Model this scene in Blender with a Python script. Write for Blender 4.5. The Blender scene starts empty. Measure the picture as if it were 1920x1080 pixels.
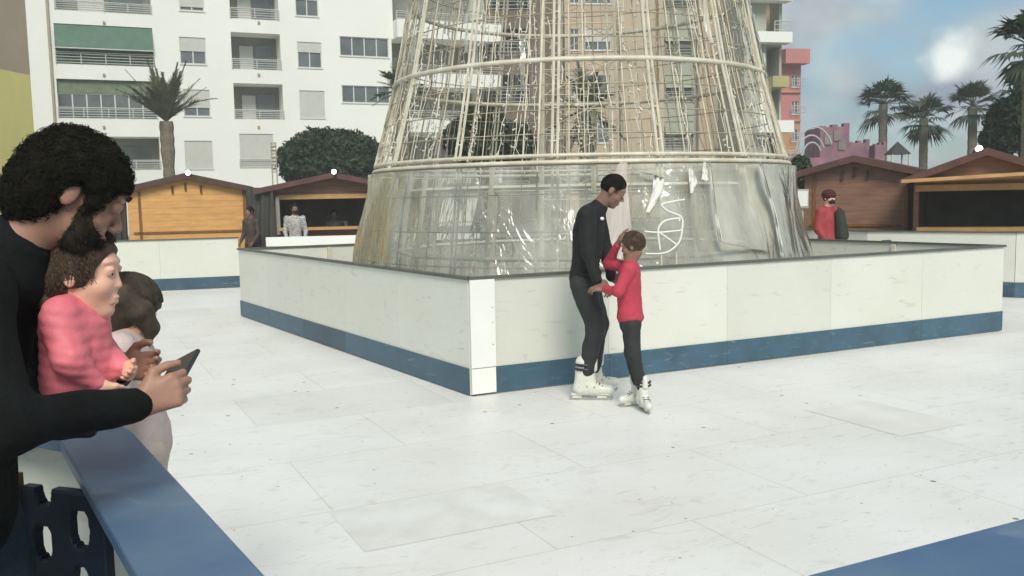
import bpy, bmesh, math, random
import numpy as np
from mathutils import Vector, Matrix, noise as mnoise
random.seed(7); rng = np.random.default_rng(7)
R_ = math.radians
sc = bpy.context.scene
COL = sc.collection

# ------------------------------------------------------------------ camera
FPX, CAMH = 1700.0, 1.58
PITCH, ROLL = R_(5.6), R_(-1.12)
fw = np.array([0, math.cos(PITCH), -math.sin(PITCH)])
r0 = np.array([1, 0, 0.]); u0 = np.array([0, math.sin(PITCH), math.cos(PITCH)])
cr = r0*math.cos(ROLL)+u0*math.sin(ROLL); cu = -r0*math.sin(ROLL)+u0*math.cos(ROLL)
CP = np.array([0, 0, CAMH])
cam = bpy.data.cameras.new('camera'); camo = bpy.data.objects.new('camera', cam); COL.objects.link(camo)
cam.sensor_width = 36; cam.lens = FPX/1920*36; cam.clip_start = 0.05; cam.clip_end = 3000
M = Matrix.Identity(4)
for i in range(3):
    M[i][0] = cr[i]; M[i][1] = cu[i]; M[i][2] = -fw[i]; M[i][3] = CP[i]
camo.matrix_world = M
sc.camera = camo
# ------------------------------------------------------------------ world, sun, exposure
SUN_EL, SUN_AZ = 44, 172          # azimuth measured clockwise from +Y (the view direction): behind and to the right
sd = Vector((math.sin(R_(SUN_AZ))*math.cos(R_(SUN_EL)), math.cos(R_(SUN_AZ))*math.cos(R_(SUN_EL)), math.sin(R_(SUN_EL))))
sl = bpy.data.lights.new('sun', 'SUN'); sl.energy = 1.9; sl.angle = R_(24); sl.color = (1, .945, .85)
so = bpy.data.objects.new('sun', sl); COL.objects.link(so); so.rotation_euler = (-sd).to_track_quat('-Z', 'Y').to_euler()
so.location = sd*50
wd = bpy.data.worlds.new("World"); sc.world = wd; wd.use_nodes = True
nt = wd.node_tree; N = nt.nodes; L = nt.links; N.clear()
wo = N.new('ShaderNodeOutputWorld'); bg = N.new('ShaderNodeBackground'); bg.inputs[1].default_value = .12
sky = N.new('ShaderNodeTexSky'); sky.sky_type = 'NISHITA'; sky.sun_disc = False
sky.sun_elevation = R_(SUN_EL); sky.sun_rotation = R_(SUN_AZ); sky.air_density = 1.0; sky.dust_density = 2.0
tc = N.new('ShaderNodeTexCoord')
mp = N.new('ShaderNodeMapping'); mp.inputs['Scale'].default_value = (1, 1, 1.8); mp.inputs['Location'].default_value = (.25, .0, .1)
n1 = N.new('ShaderNodeTexNoise'); n1.inputs['Scale'].default_value = 6.5; n1.inputs['Detail'].default_value = 5; n1.inputs['Roughness'].default_value = .5
rp = N.new('ShaderNodeValToRGB'); rp.color_ramp.elements[0].position = .38; rp.color_ramp.elements[1].position = .58
n2 = N.new('ShaderNodeTexNoise'); n2.inputs['Scale'].default_value = 9; n2.inputs['Detail'].default_value = 4
cc = N.new('ShaderNodeValToRGB')   # cloud brightness: grey bellies to white tops
cc.color_ramp.elements[0].position = .35; cc.color_ramp.elements[0].color = (1.6, 1.95, 2.35, 1)
cc.color_ramp.elements[1].position = .68; cc.color_ramp.elements[1].color = (3.6, 4.0, 4.0, 1)
mx = N.new('ShaderNodeMixRGB')
skm = N.new('ShaderNodeMixRGB'); skm.blend_type = 'MULTIPLY'; skm.inputs[0].default_value = 1; skm.inputs[2].default_value = (.50, .66, .68, 1)
L.new(tc.outputs['Generated'], mp.inputs[0]); L.new(mp.outputs[0], n1.inputs[0]); L.new(mp.outputs[0], n2.inputs[0])
L.new(n1.outputs[0], rp.inputs[0]); L.new(n2.outputs[0], cc.inputs[0])
L.new(sky.outputs[0], skm.inputs[1])
L.new(rp.outputs[0], mx.inputs[0]); L.new(skm.outputs[0], mx.inputs[1]); L.new(cc.outputs[0], mx.inputs[2])
# one bright cumulus in a fixed direction of the sky
CLDIR = (fw + cr*(1783-960)/FPX - cu*(108-540)/FPX); CLDIR /= np.linalg.norm(CLDIR)
vm = N.new('ShaderNodeVectorMath'); vm.operation = 'DISTANCE'; vm.inputs[1].default_value = tuple(CLDIR)
nrm = N.new('ShaderNodeVectorMath'); nrm.operation = 'NORMALIZE'
n3 = N.new('ShaderNodeTexNoise'); n3.inputs['Scale'].default_value = 30; n3.inputs['Detail'].default_value = 3
ad = N.new('ShaderNodeMath'); ad.operation = 'MULTIPLY_ADD'; ad.inputs[1].default_value = .045; 
mr = N.new('ShaderNodeMapRange'); mr.interpolation_type = 'SMOOTHSTEP'
mr.inputs[1].default_value = .026; mr.inputs[2].default_value = .052; mr.inputs[3].default_value = 1; mr.inputs[4].default_value = 0
mx2 = N.new('ShaderNodeMixRGB'); mx2.inputs[2].default_value = (5.6, 5.9, 5.7, 1)
L.new(tc.outputs['Generated'], nrm.inputs[0]); L.new(nrm.outputs[0], vm.inputs[0]); L.new(nrm.outputs[0], n3.inputs[0])
L.new(n3.outputs[0], ad.inputs[0]); L.new(vm.outputs['Value'], ad.inputs[2]); L.new(ad.outputs[0], mr.inputs[0])
L.new(mr.outputs[0], mx2.inputs[0]); L.new(mx.outputs[0], mx2.inputs[1])
L.new(mx2.outputs[0], bg.inputs[0]); L.new(bg.outputs[0], wo.inputs[0])
sc.view_settings.view_transform = 'Standard'; sc.view_settings.look = 'None'; sc.view_settings.gamma = 1
sc.view_settings.use_curve_mapping = False; sc.view_settings.exposure = .72
sc.render.engine = 'CYCLES'
sc.cycles.max_bounces = 10; sc.cycles.transparent_max_bounces = 24; sc.cycles.use_denoising = True

# ------------------------------------------------------------------ real-place helpers (points found by casting the view onto real planes)
def ray(x, y): return fw + cr*(x-960)/FPX - cu*(y-540)/FPX
def G(x, y, z=0.): d = ray(x, y); return CP + d*(z-CAMH)/d[2]
def W(x, y, Y): d = ray(x, y); return CP + d*Y/d[1]
V = lambda *a: np.array(a, float)
def nz(v): v = np.asarray(v, float); return v/(np.linalg.norm(v)+1e-12)

# ------------------------------------------------------------------ materials
MATS = {}
def mat(name, rgb, rough=.6, var=.12, scale=6., bump=0., bscale=None, metal=0., spec=.4, stretch=(1, 1, 1), rgb2=None, emit=None, coord='Object', wave=None, sss=0, planks=None):
    if name in MATS: return MATS[name]
    m = bpy.data.materials.new(name); m.use_nodes = True; MATS[name] = m
    t = m.node_tree; P = t.nodes['Principled BSDF']
    P.inputs['Roughness'].default_value = rough; P.inputs['Metallic'].default_value = metal
    P.inputs['Specular IOR Level'].default_value = spec
    if sss: P.inputs['Subsurface Weight'].default_value = sss; P.inputs['Subsurface Radius'].default_value = (.02, .008, .004)
    c = t.nodes.new('ShaderNodeTexCoord'); mpn = t.nodes.new('ShaderNodeMapping'); mpn.inputs['Scale'].default_value = stretch
    t.links.new(c.outputs[coord], mpn.inputs[0])
    n = t.nodes.new('ShaderNodeTexNoise'); n.inputs['Scale'].default_value = scale; n.inputs['Detail'].default_value = 6; n.inputs['Roughness'].default_value = .6
    t.links.new(mpn.outputs[0], n.inputs[0])
    r = t.nodes.new('ShaderNodeValToRGB'); r.color_ramp.elements[0].position = .32; r.color_ramp.elements[1].position = .68
    a = np.array(rgb); b = np.array(rgb2) if rgb2 else np.clip(a*(1+var), 0, .95)
    a2 = a if rgb2 else a*(1-var)
    r.color_ramp.elements[0].color = (*a2, 1); r.color_ramp.elements[1].color = (*b, 1)
    t.links.new(n.outputs[0], r.inputs[0]); last = r.outputs[0]
    if planks:   # plank seams: (axis vector scale, count per metre, darkness)
        ax, cnt, dk = planks
        sp = t.nodes.new('ShaderNodeSeparateXYZ'); t.links.new(c.outputs['Object'], sp.inputs[0])
        mm = t.nodes.new('ShaderNodeMath'); mm.operation = 'MULTIPLY'; mm.inputs[1].default_value = cnt; t.links.new(sp.outputs[ax], mm.inputs[0])
        fr = t.nodes.new('ShaderNodeMath'); fr.operation = 'FRACT'; t.links.new(mm.outputs[0], fr.inputs[0])
        lt = t.nodes.new('ShaderNodeMath'); lt.operation = 'LESS_THAN'; lt.inputs[1].default_value = .07; t.links.new(fr.outputs[0], lt.inputs[0])
        mu = t.nodes.new('ShaderNodeMath'); mu.operation = 'MULTIPLY'; mu.inputs[1].default_value = dk; t.links.new(lt.outputs[0], mu.inputs[0])
        mxx = t.nodes.new('ShaderNodeMixRGB'); mxx.blend_type = 'MULTIPLY'; mxx.inputs[2].default_value = (.25, .22, .2, 1)
        t.links.new(mu.outputs[0], mxx.inputs[0]); t.links.new(last, mxx.inputs[1]); last = mxx.outputs[0]
    t.links.new(last, P.inputs['Base Color'])
    if emit:
        P.inputs['Emission Color'].default_value = (*emit[:3], 1); P.inputs['Emission Strength'].default_value = emit[3]
    if bump:
        nb = t.nodes.new('ShaderNodeTexNoise'); nb.inputs['Scale'].default_value = bscale or scale*4; nb.inputs['Detail'].default_value = 5
        t.links.new(mpn.outputs[0], nb.inputs[0])
        bp = t.nodes.new('ShaderNodeBump'); bp.inputs['Strength'].default_value = bump; bp.inputs['Distance'].default_value = .02
        t.links.new(nb.outputs[0], bp.inputs['Height']); t.links.new(bp.outputs[0], P.inputs['Normal'])
    return m

m_board = mat('white_board', (.66, .66, .575), .42, .05, 1.2, .05, 8, rgb2=(.71, .71, .64))
m_post = mat('white_corner_board', (.80, .80, .75), .4, .03, 2)
m_kick = mat('blue_kick_board', (.055, .115, .165), .45, .18, 2.5, .05)
m_cap = mat('dark_cap', (.10, .105, .09), .55, .15, 3)
m_bluecap = mat('blue_cap', (.050, .115, .225), .42, .22, 2.2, .06, 20, rgb2=(.12, .185, .26))
m_white = mat('white_render_wall', (.82, .82, .75), .75, .05, .35, .1, 30, rgb2=(.87, .87, .81))
m_wsoft = mat('white_paint', (.72, .73, .68), .5, .05, 2)
m_yellow = mat('yellow_render', (.88, .76, .28), .8, .08, .4)
m_tanw = mat('tan_render', (.52, .41, .29), .8, .1, .5)
m_brown = mat('brown_facade', (.15, .12, .085), .8, .15, .3)
m_beige = mat('beige_facade', (.50, .41, .29), .8, .1, .4)
m_grey = mat('grey_green_facade', (.40, .40, .33), .8, .1, .4)
m_pink = mat('pink_render', (.50, .20, .19), .8, .08, .5)
m_orange = mat('orange_render', (.50, .27, .15), .8, .08, .5)
m_olive = mat('olive_render', (.42, .40, .18), .8, .08, .5)
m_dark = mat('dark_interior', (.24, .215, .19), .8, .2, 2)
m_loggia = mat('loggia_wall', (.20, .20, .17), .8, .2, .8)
m_glass = mat('window_pane', (.12, .13, .13), .12, .3, .8, spec=.7)
m_frame = mat('window_frame', (.66, .67, .64), .45, .05, 3)
m_shut = mat('roller_shutter', (.56, .56, .50), .55, .05, 3, planks=(2, 18, .35))
m_green = mat('green_awning', (.085, .17, .115), .7, .15, 3)
m_green2 = mat('green_blind', (.16, .20, .12), .7, .2, 3)
m_rail = mat('balcony_rail', (.55, .56, .53), .4, .05, 3)
m_wood = mat('orange_pine_planks', (.66, .35, .12), .55, .14, 3, .1, 20, stretch=(1, 1, 6), planks=(2, 7.2, .35))
m_wood_red = mat('red_brown_planks', (.25, .135, .09), .6, .2, 3, .1, 20, stretch=(1, 1, 6), planks=(2, 7.2, .3))
m_beam = mat('light_pine_beam', (.52, .30, .12), .5, .12, 4)
m_roof = mat('brown_roof_felt', (.085, .052, .042), .85, .25, 3, .3, 30)
m_roof2 = mat('reddish_roof_felt', (.11, .055, .045), .85, .25, 3, .3, 30)
m_lampglow = mat('lamp_glow', (1, 1, 1), .5, 0, 1, emit=(1, .97, .9, 9))
m_metal = mat('galvanised_steel', (.54, .49, .37), .5, .18, 6, metal=.1, rgb2=(.74, .70, .58))
m_metald = mat('dull_wire', (.42, .37, .27), .5, .2, 8, metal=.2)
m_bulb = mat('led_string', (.56, .51, .40), .5, .25, 12, rgb2=(.80, .77, .66))
m_trunk = mat('palm_trunk', (.19, .165, .12), .9, .3, 8, .6, 30, stretch=(1, 1, 3))
m_frond = mat('palm_frond', (.12, .135, .08), .6, .35, 3)
m_frond2 = mat('fan_palm_frond', (.05, .072, .045), .6, .35, 3)
m_leaf = mat('dense_foliage', (.032, .055, .026), .7, .45, 2.2)
m_leaf2 = mat('shrub_foliage', (.05, .07, .03), .7, .45, 3)
m_bark = mat('bark', (.10, .075, .055), .9, .3, 8, .5, 30)
m_ground = mat('grey_paving', (.20, .195, .18), .85, .12, .8, .2, 40)
m_deck = mat('grey_deck', (.30, .30, .27), .8, .12, 1.5, .1)
m_skin = mat('skin', (.36, .195, .135), .5, .1, 14, .08, 160, sss=.12)
m_skinp = mat('pale_skin', (.82, .47, .34), .5, .08, 14, .05, 160, sss=.12)
m_skind = mat('tanned_skin', (.24, .135, .095), .5, .1, 14, .05, 120, sss=.08)
m_hairb = mat('black_hair', (.017, .0155, .011), .85, .4, 30, spec=.12)
m_hairbr = mat('brown_hair', (.085, .056, .038), .7, .35, 40, spec=.25)
m_haird = mat('dark_brown_hair', (.058, .045, .032), .7, .35, 40, spec=.25)
m_jack = mat('black_jacket', (.008, .009, .009), .95, .3, 8, .3, 60, spec=.15)
m_jack2 = mat('black_sweater', (.012, .012, .0125), .85, .25, 8, .3, 50)
m_jeans = mat('dark_teal_jeans', (.02, .045, .065), .8, .3, 8, .3, 90)
m_trous = mat('charcoal_trousers', (.026, .027, .028), .8, .2, 8, .25, 60)
m_pinkj = mat('pink_padded_jacket', (.78, .19, .23), .55, .14, 5, .2, 30)
m_beigej = mat('pale_pink_hoodie', (.60, .48, .44), .8, .1, 6, .3, 40)
m_redt = mat('red_top', (.46, .045, .075), .75, .15, 5, .3, 40)
m_redj = mat('red_jacket', (.33, .045, .05), .7, .2, 5, .2, 40)
m_skate = mat('white_skate_boot', (.66, .66, .58), .35, .08, 14)
m_steel = mat('steel_blade', (.45, .45, .43), .3, .1, 20, metal=.8)
m_black = mat('black_plastic', (.02, .02, .022), .4, .2, 10)
m_patt = mat('black_white_pattern', (.03, .03, .03), .8, .1, 45, rgb2=(.75, .72, .68))
m_phone = mat('dark_phone_glass', (.035, .03, .035), .2, .1, 4)
m_navy = mat('navy_plastic_panel', (.012, .022, .04), .5, .3, 5)
m_postw = mat('varnished_wood_post', (.20, .095, .03), .5, .3, 6, stretch=(4, 4, 1))
m_cast = mat('mottled_pink_castle', (.36, .16, .20), .7, .1, 1.6, rgb2=(.13, .10, .13))
m_mask = mat('black_mask', (.015, .015, .018), .8, .1, 10)
m_eyew = mat('eye_white', (.7, .68, .65), .25, .02, 5)
m_logo = mat('white_print', (.8, .8, .78), .6, .02, 5)
m_ride = mat('ride_tubes', (.45, .47, .52), .5, .1, 5)
m_grate = mat('grey_box', (.38, .39, .35), .6, .1, 5)

for mm, amt in ((m_board, .10), (m_kick, .3), (m_bluecap, .02)):
    t = mm.node_tree; P = t.nodes['Principled BSDF']; src = P.inputs['Base Color'].links[0].from_socket
    oi = t.nodes.new('ShaderNodeObjectInfo'); m0 = t.nodes.new('ShaderNodeMapRange'); m0.inputs[3].default_value = 1-amt; m0.inputs[4].default_value = 1.02; t.links.new(oi.outputs['Random'], m0.inputs[0])
    x0 = t.nodes.new('ShaderNodeVectorMath'); x0.operation = 'SCALE'; t.links.new(src, x0.inputs[0]); t.links.new(m0.outputs[0], x0.inputs['Scale'])
    c = t.nodes.new('ShaderNodeTexCoord'); mq = t.nodes.new('ShaderNodeMapping'); mq.inputs['Scale'].default_value = (1, 1, 5); t.links.new(c.outputs['Object'], mq.inputs[0])
    nn_ = t.nodes.new('ShaderNodeTexNoise'); nn_.inputs['Scale'].default_value = 3.5; nn_.inputs['Detail'].default_value = 8; nn_.inputs['Distortion'].default_value = 1.5; t.links.new(mq.outputs[0], nn_.inputs[0])
    m1 = t.nodes.new('ShaderNodeMapRange'); m1.inputs[1].default_value = .60; m1.inputs[2].default_value = .72; m1.inputs[3].default_value = 0; m1.inputs[4].default_value = .45; t.links.new(nn_.outputs[0], m1.inputs[0])
    x1 = t.nodes.new('ShaderNodeMixRGB'); x1.blend_type = 'MIX'; x1.inputs[2].default_value = (.42, .41, .36, 1) if mm is m_board else (.24, .29, .32, 1); t.links.new(m1.outputs[0], x1.inputs[0]); t.links.new(x0.outputs[0], x1.inputs[1]); t.links.new(x1.outputs[0], P.inputs['Base Color'])
def film_material():
    m = bpy.data.materials.new('clear_plastic_film'); m.use_nodes = True; t = m.node_tree; t.nodes.clear()
    o = t.nodes.new('ShaderNodeOutputMaterial'); tr = t.nodes.new('ShaderNodeBsdfTransparent'); tr.inputs[0].default_value = (.93, .93, .90, 1)
    gl = t.nodes.new('ShaderNodeBsdfGlossy'); gl.inputs['Roughness'].default_value = .2; gl.inputs[0].default_value = (.95, .95, .9, 1)
    df = t.nodes.new('ShaderNodeBsdfDiffuse'); df.inputs[0].default_value = (.76, .74, .64, 1)
    c = t.nodes.new('ShaderNodeTexCoord'); mpn = t.nodes.new('ShaderNodeMapping'); mpn.inputs['Scale'].default_value = (1, 1, .42)
    nb = t.nodes.new('ShaderNodeTexNoise'); nb.inputs['Scale'].default_value = 1.5; nb.inputs['Detail'].default_value = 4; nb.inputs['Distortion'].default_value = 1.2
    bp = t.nodes.new('ShaderNodeBump'); bp.inputs['Strength'].default_value = 1; bp.inputs['Distance'].default_value = .16
    t.links.new(c.outputs['Object'], mpn.inputs[0]); t.links.new(mpn.outputs[0], nb.inputs[0]); t.links.new(nb.outputs[0], bp.inputs['Height'])
    t.links.new(bp.outputs[0], gl.inputs['Normal'])
    fr = t.nodes.new('ShaderNodeFresnel'); fr.inputs[0].default_value = 1.6; t.links.new(bp.outputs[0], fr.inputs['Normal'])
    m1 = t.nodes.new('ShaderNodeMixShader'); m2 = t.nodes.new('ShaderNodeMixShader')
    dn = t.nodes.new('ShaderNodeTexNoise'); dn.inputs['Scale'].default_value = 3.2; dn.inputs['Detail'].default_value = 5
    mr = t.nodes.new('ShaderNodeMapRange'); mr.inputs[1].default_value = .35; mr.inputs[2].default_value = .75; mr.inputs[3].default_value = .07; mr.inputs[4].default_value = .40
    t.links.new(mpn.outputs[0], dn.inputs[0]); t.links.new(dn.outputs[0], mr.inputs[0])
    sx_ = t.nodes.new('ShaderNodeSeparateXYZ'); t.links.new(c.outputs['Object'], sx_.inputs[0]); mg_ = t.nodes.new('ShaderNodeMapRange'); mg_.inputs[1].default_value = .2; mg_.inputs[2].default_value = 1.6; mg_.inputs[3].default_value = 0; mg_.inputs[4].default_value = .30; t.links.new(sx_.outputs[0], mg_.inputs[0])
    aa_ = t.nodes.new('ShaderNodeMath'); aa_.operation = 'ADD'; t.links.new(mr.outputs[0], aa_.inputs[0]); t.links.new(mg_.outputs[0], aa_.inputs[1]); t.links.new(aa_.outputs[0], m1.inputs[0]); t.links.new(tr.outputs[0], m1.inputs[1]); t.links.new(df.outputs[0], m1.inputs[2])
    mu = t.nodes.new('ShaderNodeMath'); mu.operation = 'MULTIPLY'; mu.inputs[1].default_value = 1.7; mu.use_clamp = True; t.links.new(fr.outputs[0], mu.inputs[0])
    t.links.new(mu.outputs[0], m2.inputs[0]); t.links.new(m1.outputs[0], m2.inputs[1]); t.links.new(gl.outputs[0], m2.inputs[2])
    t.links.new(m2.outputs[0], o.inputs[0]); return m
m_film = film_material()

def floor_material(angle, org):
    m = bpy.data.materials.new('synthetic_ice'); m.use_nodes = True; t = m.node_tree; P = t.nodes['Principled BSDF']
    nn = t.nodes.new; ln = t.links.new
    c = nn('ShaderNodeTexCoord'); mpn = nn('ShaderNodeMapping'); mpn.inputs['Rotation'].default_value = (0, 0, -angle); mpn.inputs['Location'].default_value = org
    ln(c.outputs['Object'], mpn.inputs[0])
    def brick(c1, c2, mort, size):
        b = nn('ShaderNodeTexBrick'); b.inputs['Scale'].default_value = 1; b.inputs['Brick Width'].default_value = 1.5; b.inputs['Row Height'].default_value = 1.0
        b.inputs['Mortar Size'].default_value = size; b.inputs['Color1'].default_value = (*c1, 1); b.inputs['Color2'].default_value = (*c2, 1); b.inputs['Mortar'].default_value = (*mort, 1)
        b.inputs['Mortar Smooth'].default_value = .3; ln(mpn.outputs[0], b.inputs[0]); return b
    b = brick((.80, .79, .755), (.745, .735, .69), (.64, .625, .57), .0045)
    b.inputs['Bias'].default_value = -.45
    gb = brick((0, 0, 0), (1, 1, 1), (0, 0, 0), .001); gb.inputs['Bias'].default_value = 0
    gr = nn('ShaderNodeMapRange'); gr.inputs[1].default_value = .80; gr.inputs[2].default_value = .86; gr.inputs[3].default_value = 0; gr.inputs[4].default_value = .22; ln(gb.outputs[0], gr.inputs[0])
    def mixmul(src, fac_socket, col):
        x = nn('ShaderNodeMixRGB'); x.blend_type = 'MULTIPLY'; x.inputs[2].default_value = (*col, 1); ln(fac_socket, x.inputs[0]); ln(src, x.inputs[1]); return x.outputs[0]
    def noise_mask(scale, lo, hi, amount, stretch=None, dist=0):
        n = nn('ShaderNodeTexNoise'); n.inputs['Scale'].default_value = scale; n.inputs['Detail'].default_value = 6; n.inputs['Distortion'].default_value = dist
        if stretch:
            q = nn('ShaderNodeMapping'); q.inputs['Scale'].default_value = stretch; ln(mpn.outputs[0], q.inputs[0]); ln(q.outputs[0], n.inputs[0])
        else: ln(mpn.outputs[0], n.inputs[0])
        r = nn('ShaderNodeMapRange'); r.inputs[1].default_value = lo; r.inputs[2].default_value = hi; r.inputs[3].default_value = 0; r.inputs[4].default_value = amount
        ln(n.outputs[0], r.inputs[0]); return r.outputs[0]
    s = mixmul(b.outputs[0], gr.outputs[0], (.86, .85, .82))
    s = mixmul(s, noise_mask(1.1, .40, .70, .7), (.86, .85, .81))
    s = mixmul(s, noise_mask(4, .58, .70, .55, (1, 2.4, 1), 1.8), (.78, .77, .72))
    s = mixmul(s, noise_mask(11, .64, .69, .5, (1, 2.5, 1), 2), (.62, .61, .56))
    v = nn('ShaderNodeTexVoronoi'); v.inputs['Scale'].default_value = 3.1; ln(mpn.outputs[0], v.inputs[0])
    lt = nn('ShaderNodeMath'); lt.operation = 'LESS_THAN'; lt.inputs[1].default_value = .05; ln(v.outputs['Distance'], lt.inputs[0])
    s = mixmul(s, lt.outputs[0], (.33, .32, .27))
    v2 = nn('ShaderNodeTexVoronoi'); v2.inputs['Scale'].default_value = 6; v2.inputs['Randomness'].default_value = 1; ln(mpn.outputs[0], v2.inputs[0])
    lt2 = nn('ShaderNodeMath'); lt2.operation = 'LESS_THAN'; lt2.inputs[1].default_value = .05; ln(v2.outputs['Distance'], lt2.inputs[0])
    s = mixmul(s, lt2.outputs[0], (.5, .48, .42))
    ln(s, P.inputs['Base Color']); P.inputs['Roughness'].default_value = .42; P.inputs['Specular IOR Level'].default_value = .35
    return m

# ------------------------------------------------------------------ mesh helpers
ORG = {}
def link_mesh(name, verts, faces, m, parent=None, smooth=False, origin=None):
    verts = np.asarray(verts, float).reshape(-1, 3)
    if parent is not None: org = ORG[parent.name]
    elif origin is not None: org = np.array(origin, float)
    else:
        org = np.array([verts[:, 0].mean(), verts[:, 1].mean(), verts[:, 2].min()])
    me = bpy.data.meshes.new(name); me.from_pydata((verts-org).tolist(), [], faces if isinstance(faces, list) else faces.tolist()); me.update()
    if m: me.materials.append(m)
    if smooth: me.polygons.foreach_set('use_smooth', [True]*len(me.polygons))
    o = bpy.data.objects.new(name, me); COL.objects.link(o)
    if parent is not None: o.parent = parent
    else: o.location = org
    ORG[o.name] = org
    return o
def tag(o, label=None, cat=None, group=None, kind=None):
    if label: o['label'] = label
    if cat: o['category'] = cat
    if group: o['group'] = group
    if kind: o['kind'] = kind
    return o
def empty(name, loc, label, cat, group=None):
    o = bpy.data.objects.new(name, None); COL.objects.link(o); o.location = loc; o.empty_display_size = .2
    ORG[o.name] = np.array(loc, float); return tag(o, label, cat, group)
def copy_tree(o, parent=None, keep=True):
    c = o.copy(); COL.objects.link(c); c.parent = parent
    if parent is None:
        for k in ('label',):
            if k in c: del c[k]
    for ch in list(o.children): copy_tree(ch, c)
    return c

class MB:
    def __init__(s): s.v = []; s.f = []; s.n = 0
    def add(s, vs, fs):
        k = s.n; s.v.extend([tuple(map(float, v)) for v in vs]); s.f.extend([tuple(i+k for i in f) for f in fs]); s.n += len(vs); return s
    def obox(s, c, ex, ey, ez):   # centre and three half-extent vectors
        c, ex, ey, ez = map(lambda q: np.asarray(q, float), (c, ex, ey, ez))
        vs = [c+i*ex+j*ey+k*ez for i in (-1, 1) for j in (-1, 1) for k in (-1, 1)]
        fs = [(0, 1, 3, 2), (4, 6, 7, 5), (0, 4, 5, 1), (2, 3, 7, 6), (0, 2, 6, 4), (1, 5, 7, 3)]
        if np.dot(np.cross(ex, ey), ez) < 0: fs = [tuple(reversed(f)) for f in fs]
        return s.add(vs, fs)
    def box(s, x0, x1, y0, y1, z0, z1):
        return s.obox(((x0+x1)/2, (y0+y1)/2, (z0+z1)/2), ((x1-x0)/2, 0, 0), (0, (y1-y0)/2, 0), (0, 0, (z1-z0)/2))
    def wall(s, a, b, z0, z1, th):   # upright board from a to b (xy)
        a, b = np.array([*a[:2], 0.]), np.array([*b[:2], 0.]); e = b-a; n = nz(V(-e[1], e[0], 0))
        return s.obox((a+b)/2+V(0, 0, (z0+z1)/2), e/2, n*th/2, V(0, 0, (z1-z0)/2))
    def tube(s, pts, r, n=6, caps=True):
        pts = [np.asarray(p, float) for p in pts]; rs = r if hasattr(r, '__len__') else [r]*len(pts)
        vs = []; up = V(0, 0, 1)
        for i, p in enumerate(pts):
            d = nz(pts[min(i+1, len(pts)-1)]-pts[max(i-1, 0)])
            if i == 0:
                x = np.cross(d, up if abs(d[2]) < .9 else V(1, 0, 0)); x = nz(x)
            else: x = nz(x-d*np.dot(x, d))
            y = np.cross(d, x)
            for k in range(n):
                a = 2*math.pi*k/n; vs.append(p+rs[i]*(x*math.cos(a)+y*math.sin(a)))
        fs = []
        for i in range(len(pts)-1):
            for k in range(n):
                fs.append((i*n+k, i*n+(k+1) % n, (i+1)*n+(k+1) % n, (i+1)*n+k))
        if caps: fs.append(tuple(range(n-1, -1, -1))); fs.append(tuple((len(pts)-1)*n+k for k in range(n)))
        return s.add(vs, fs)
    def ball(s, c, r, n=8, m=5, sc_=(1, 1, 1)):
        vs = [V(*c)+V(0, 0, r*sc_[2])]; fs = []
        for i in range(1, m):
            t = math.pi*i/m
            for k in range(n):
                a = 2*math.pi*k/n; vs.append(V(*c)+r*V(math.sin(t)*math.cos(a)*sc_[0], math.sin(t)*math.sin(a)*sc_[1], math.cos(t)*sc_[2]))
        vs.append(V(*c)-V(0, 0, r*sc_[2]))
        for k in range(n): fs.append((0, 1+k, 1+(k+1) % n))
        for i in range(m-2):
            for k in range(n): fs.append((1+i*n+k, 1+(i+1)*n+k, 1+(i+1)*n+(k+1) % n, 1+i*n+(k+1) % n))
        for k in range(n): fs.append((len(vs)-1, 1+(m-2)*n+(k+1) % n, 1+(m-2)*n+k))
        return s.add(vs, fs)
    def build(s, name, m, parent=None, smooth=False, origin=None): return link_mesh(name, s.v, s.f, m, parent, smooth, origin)

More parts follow.
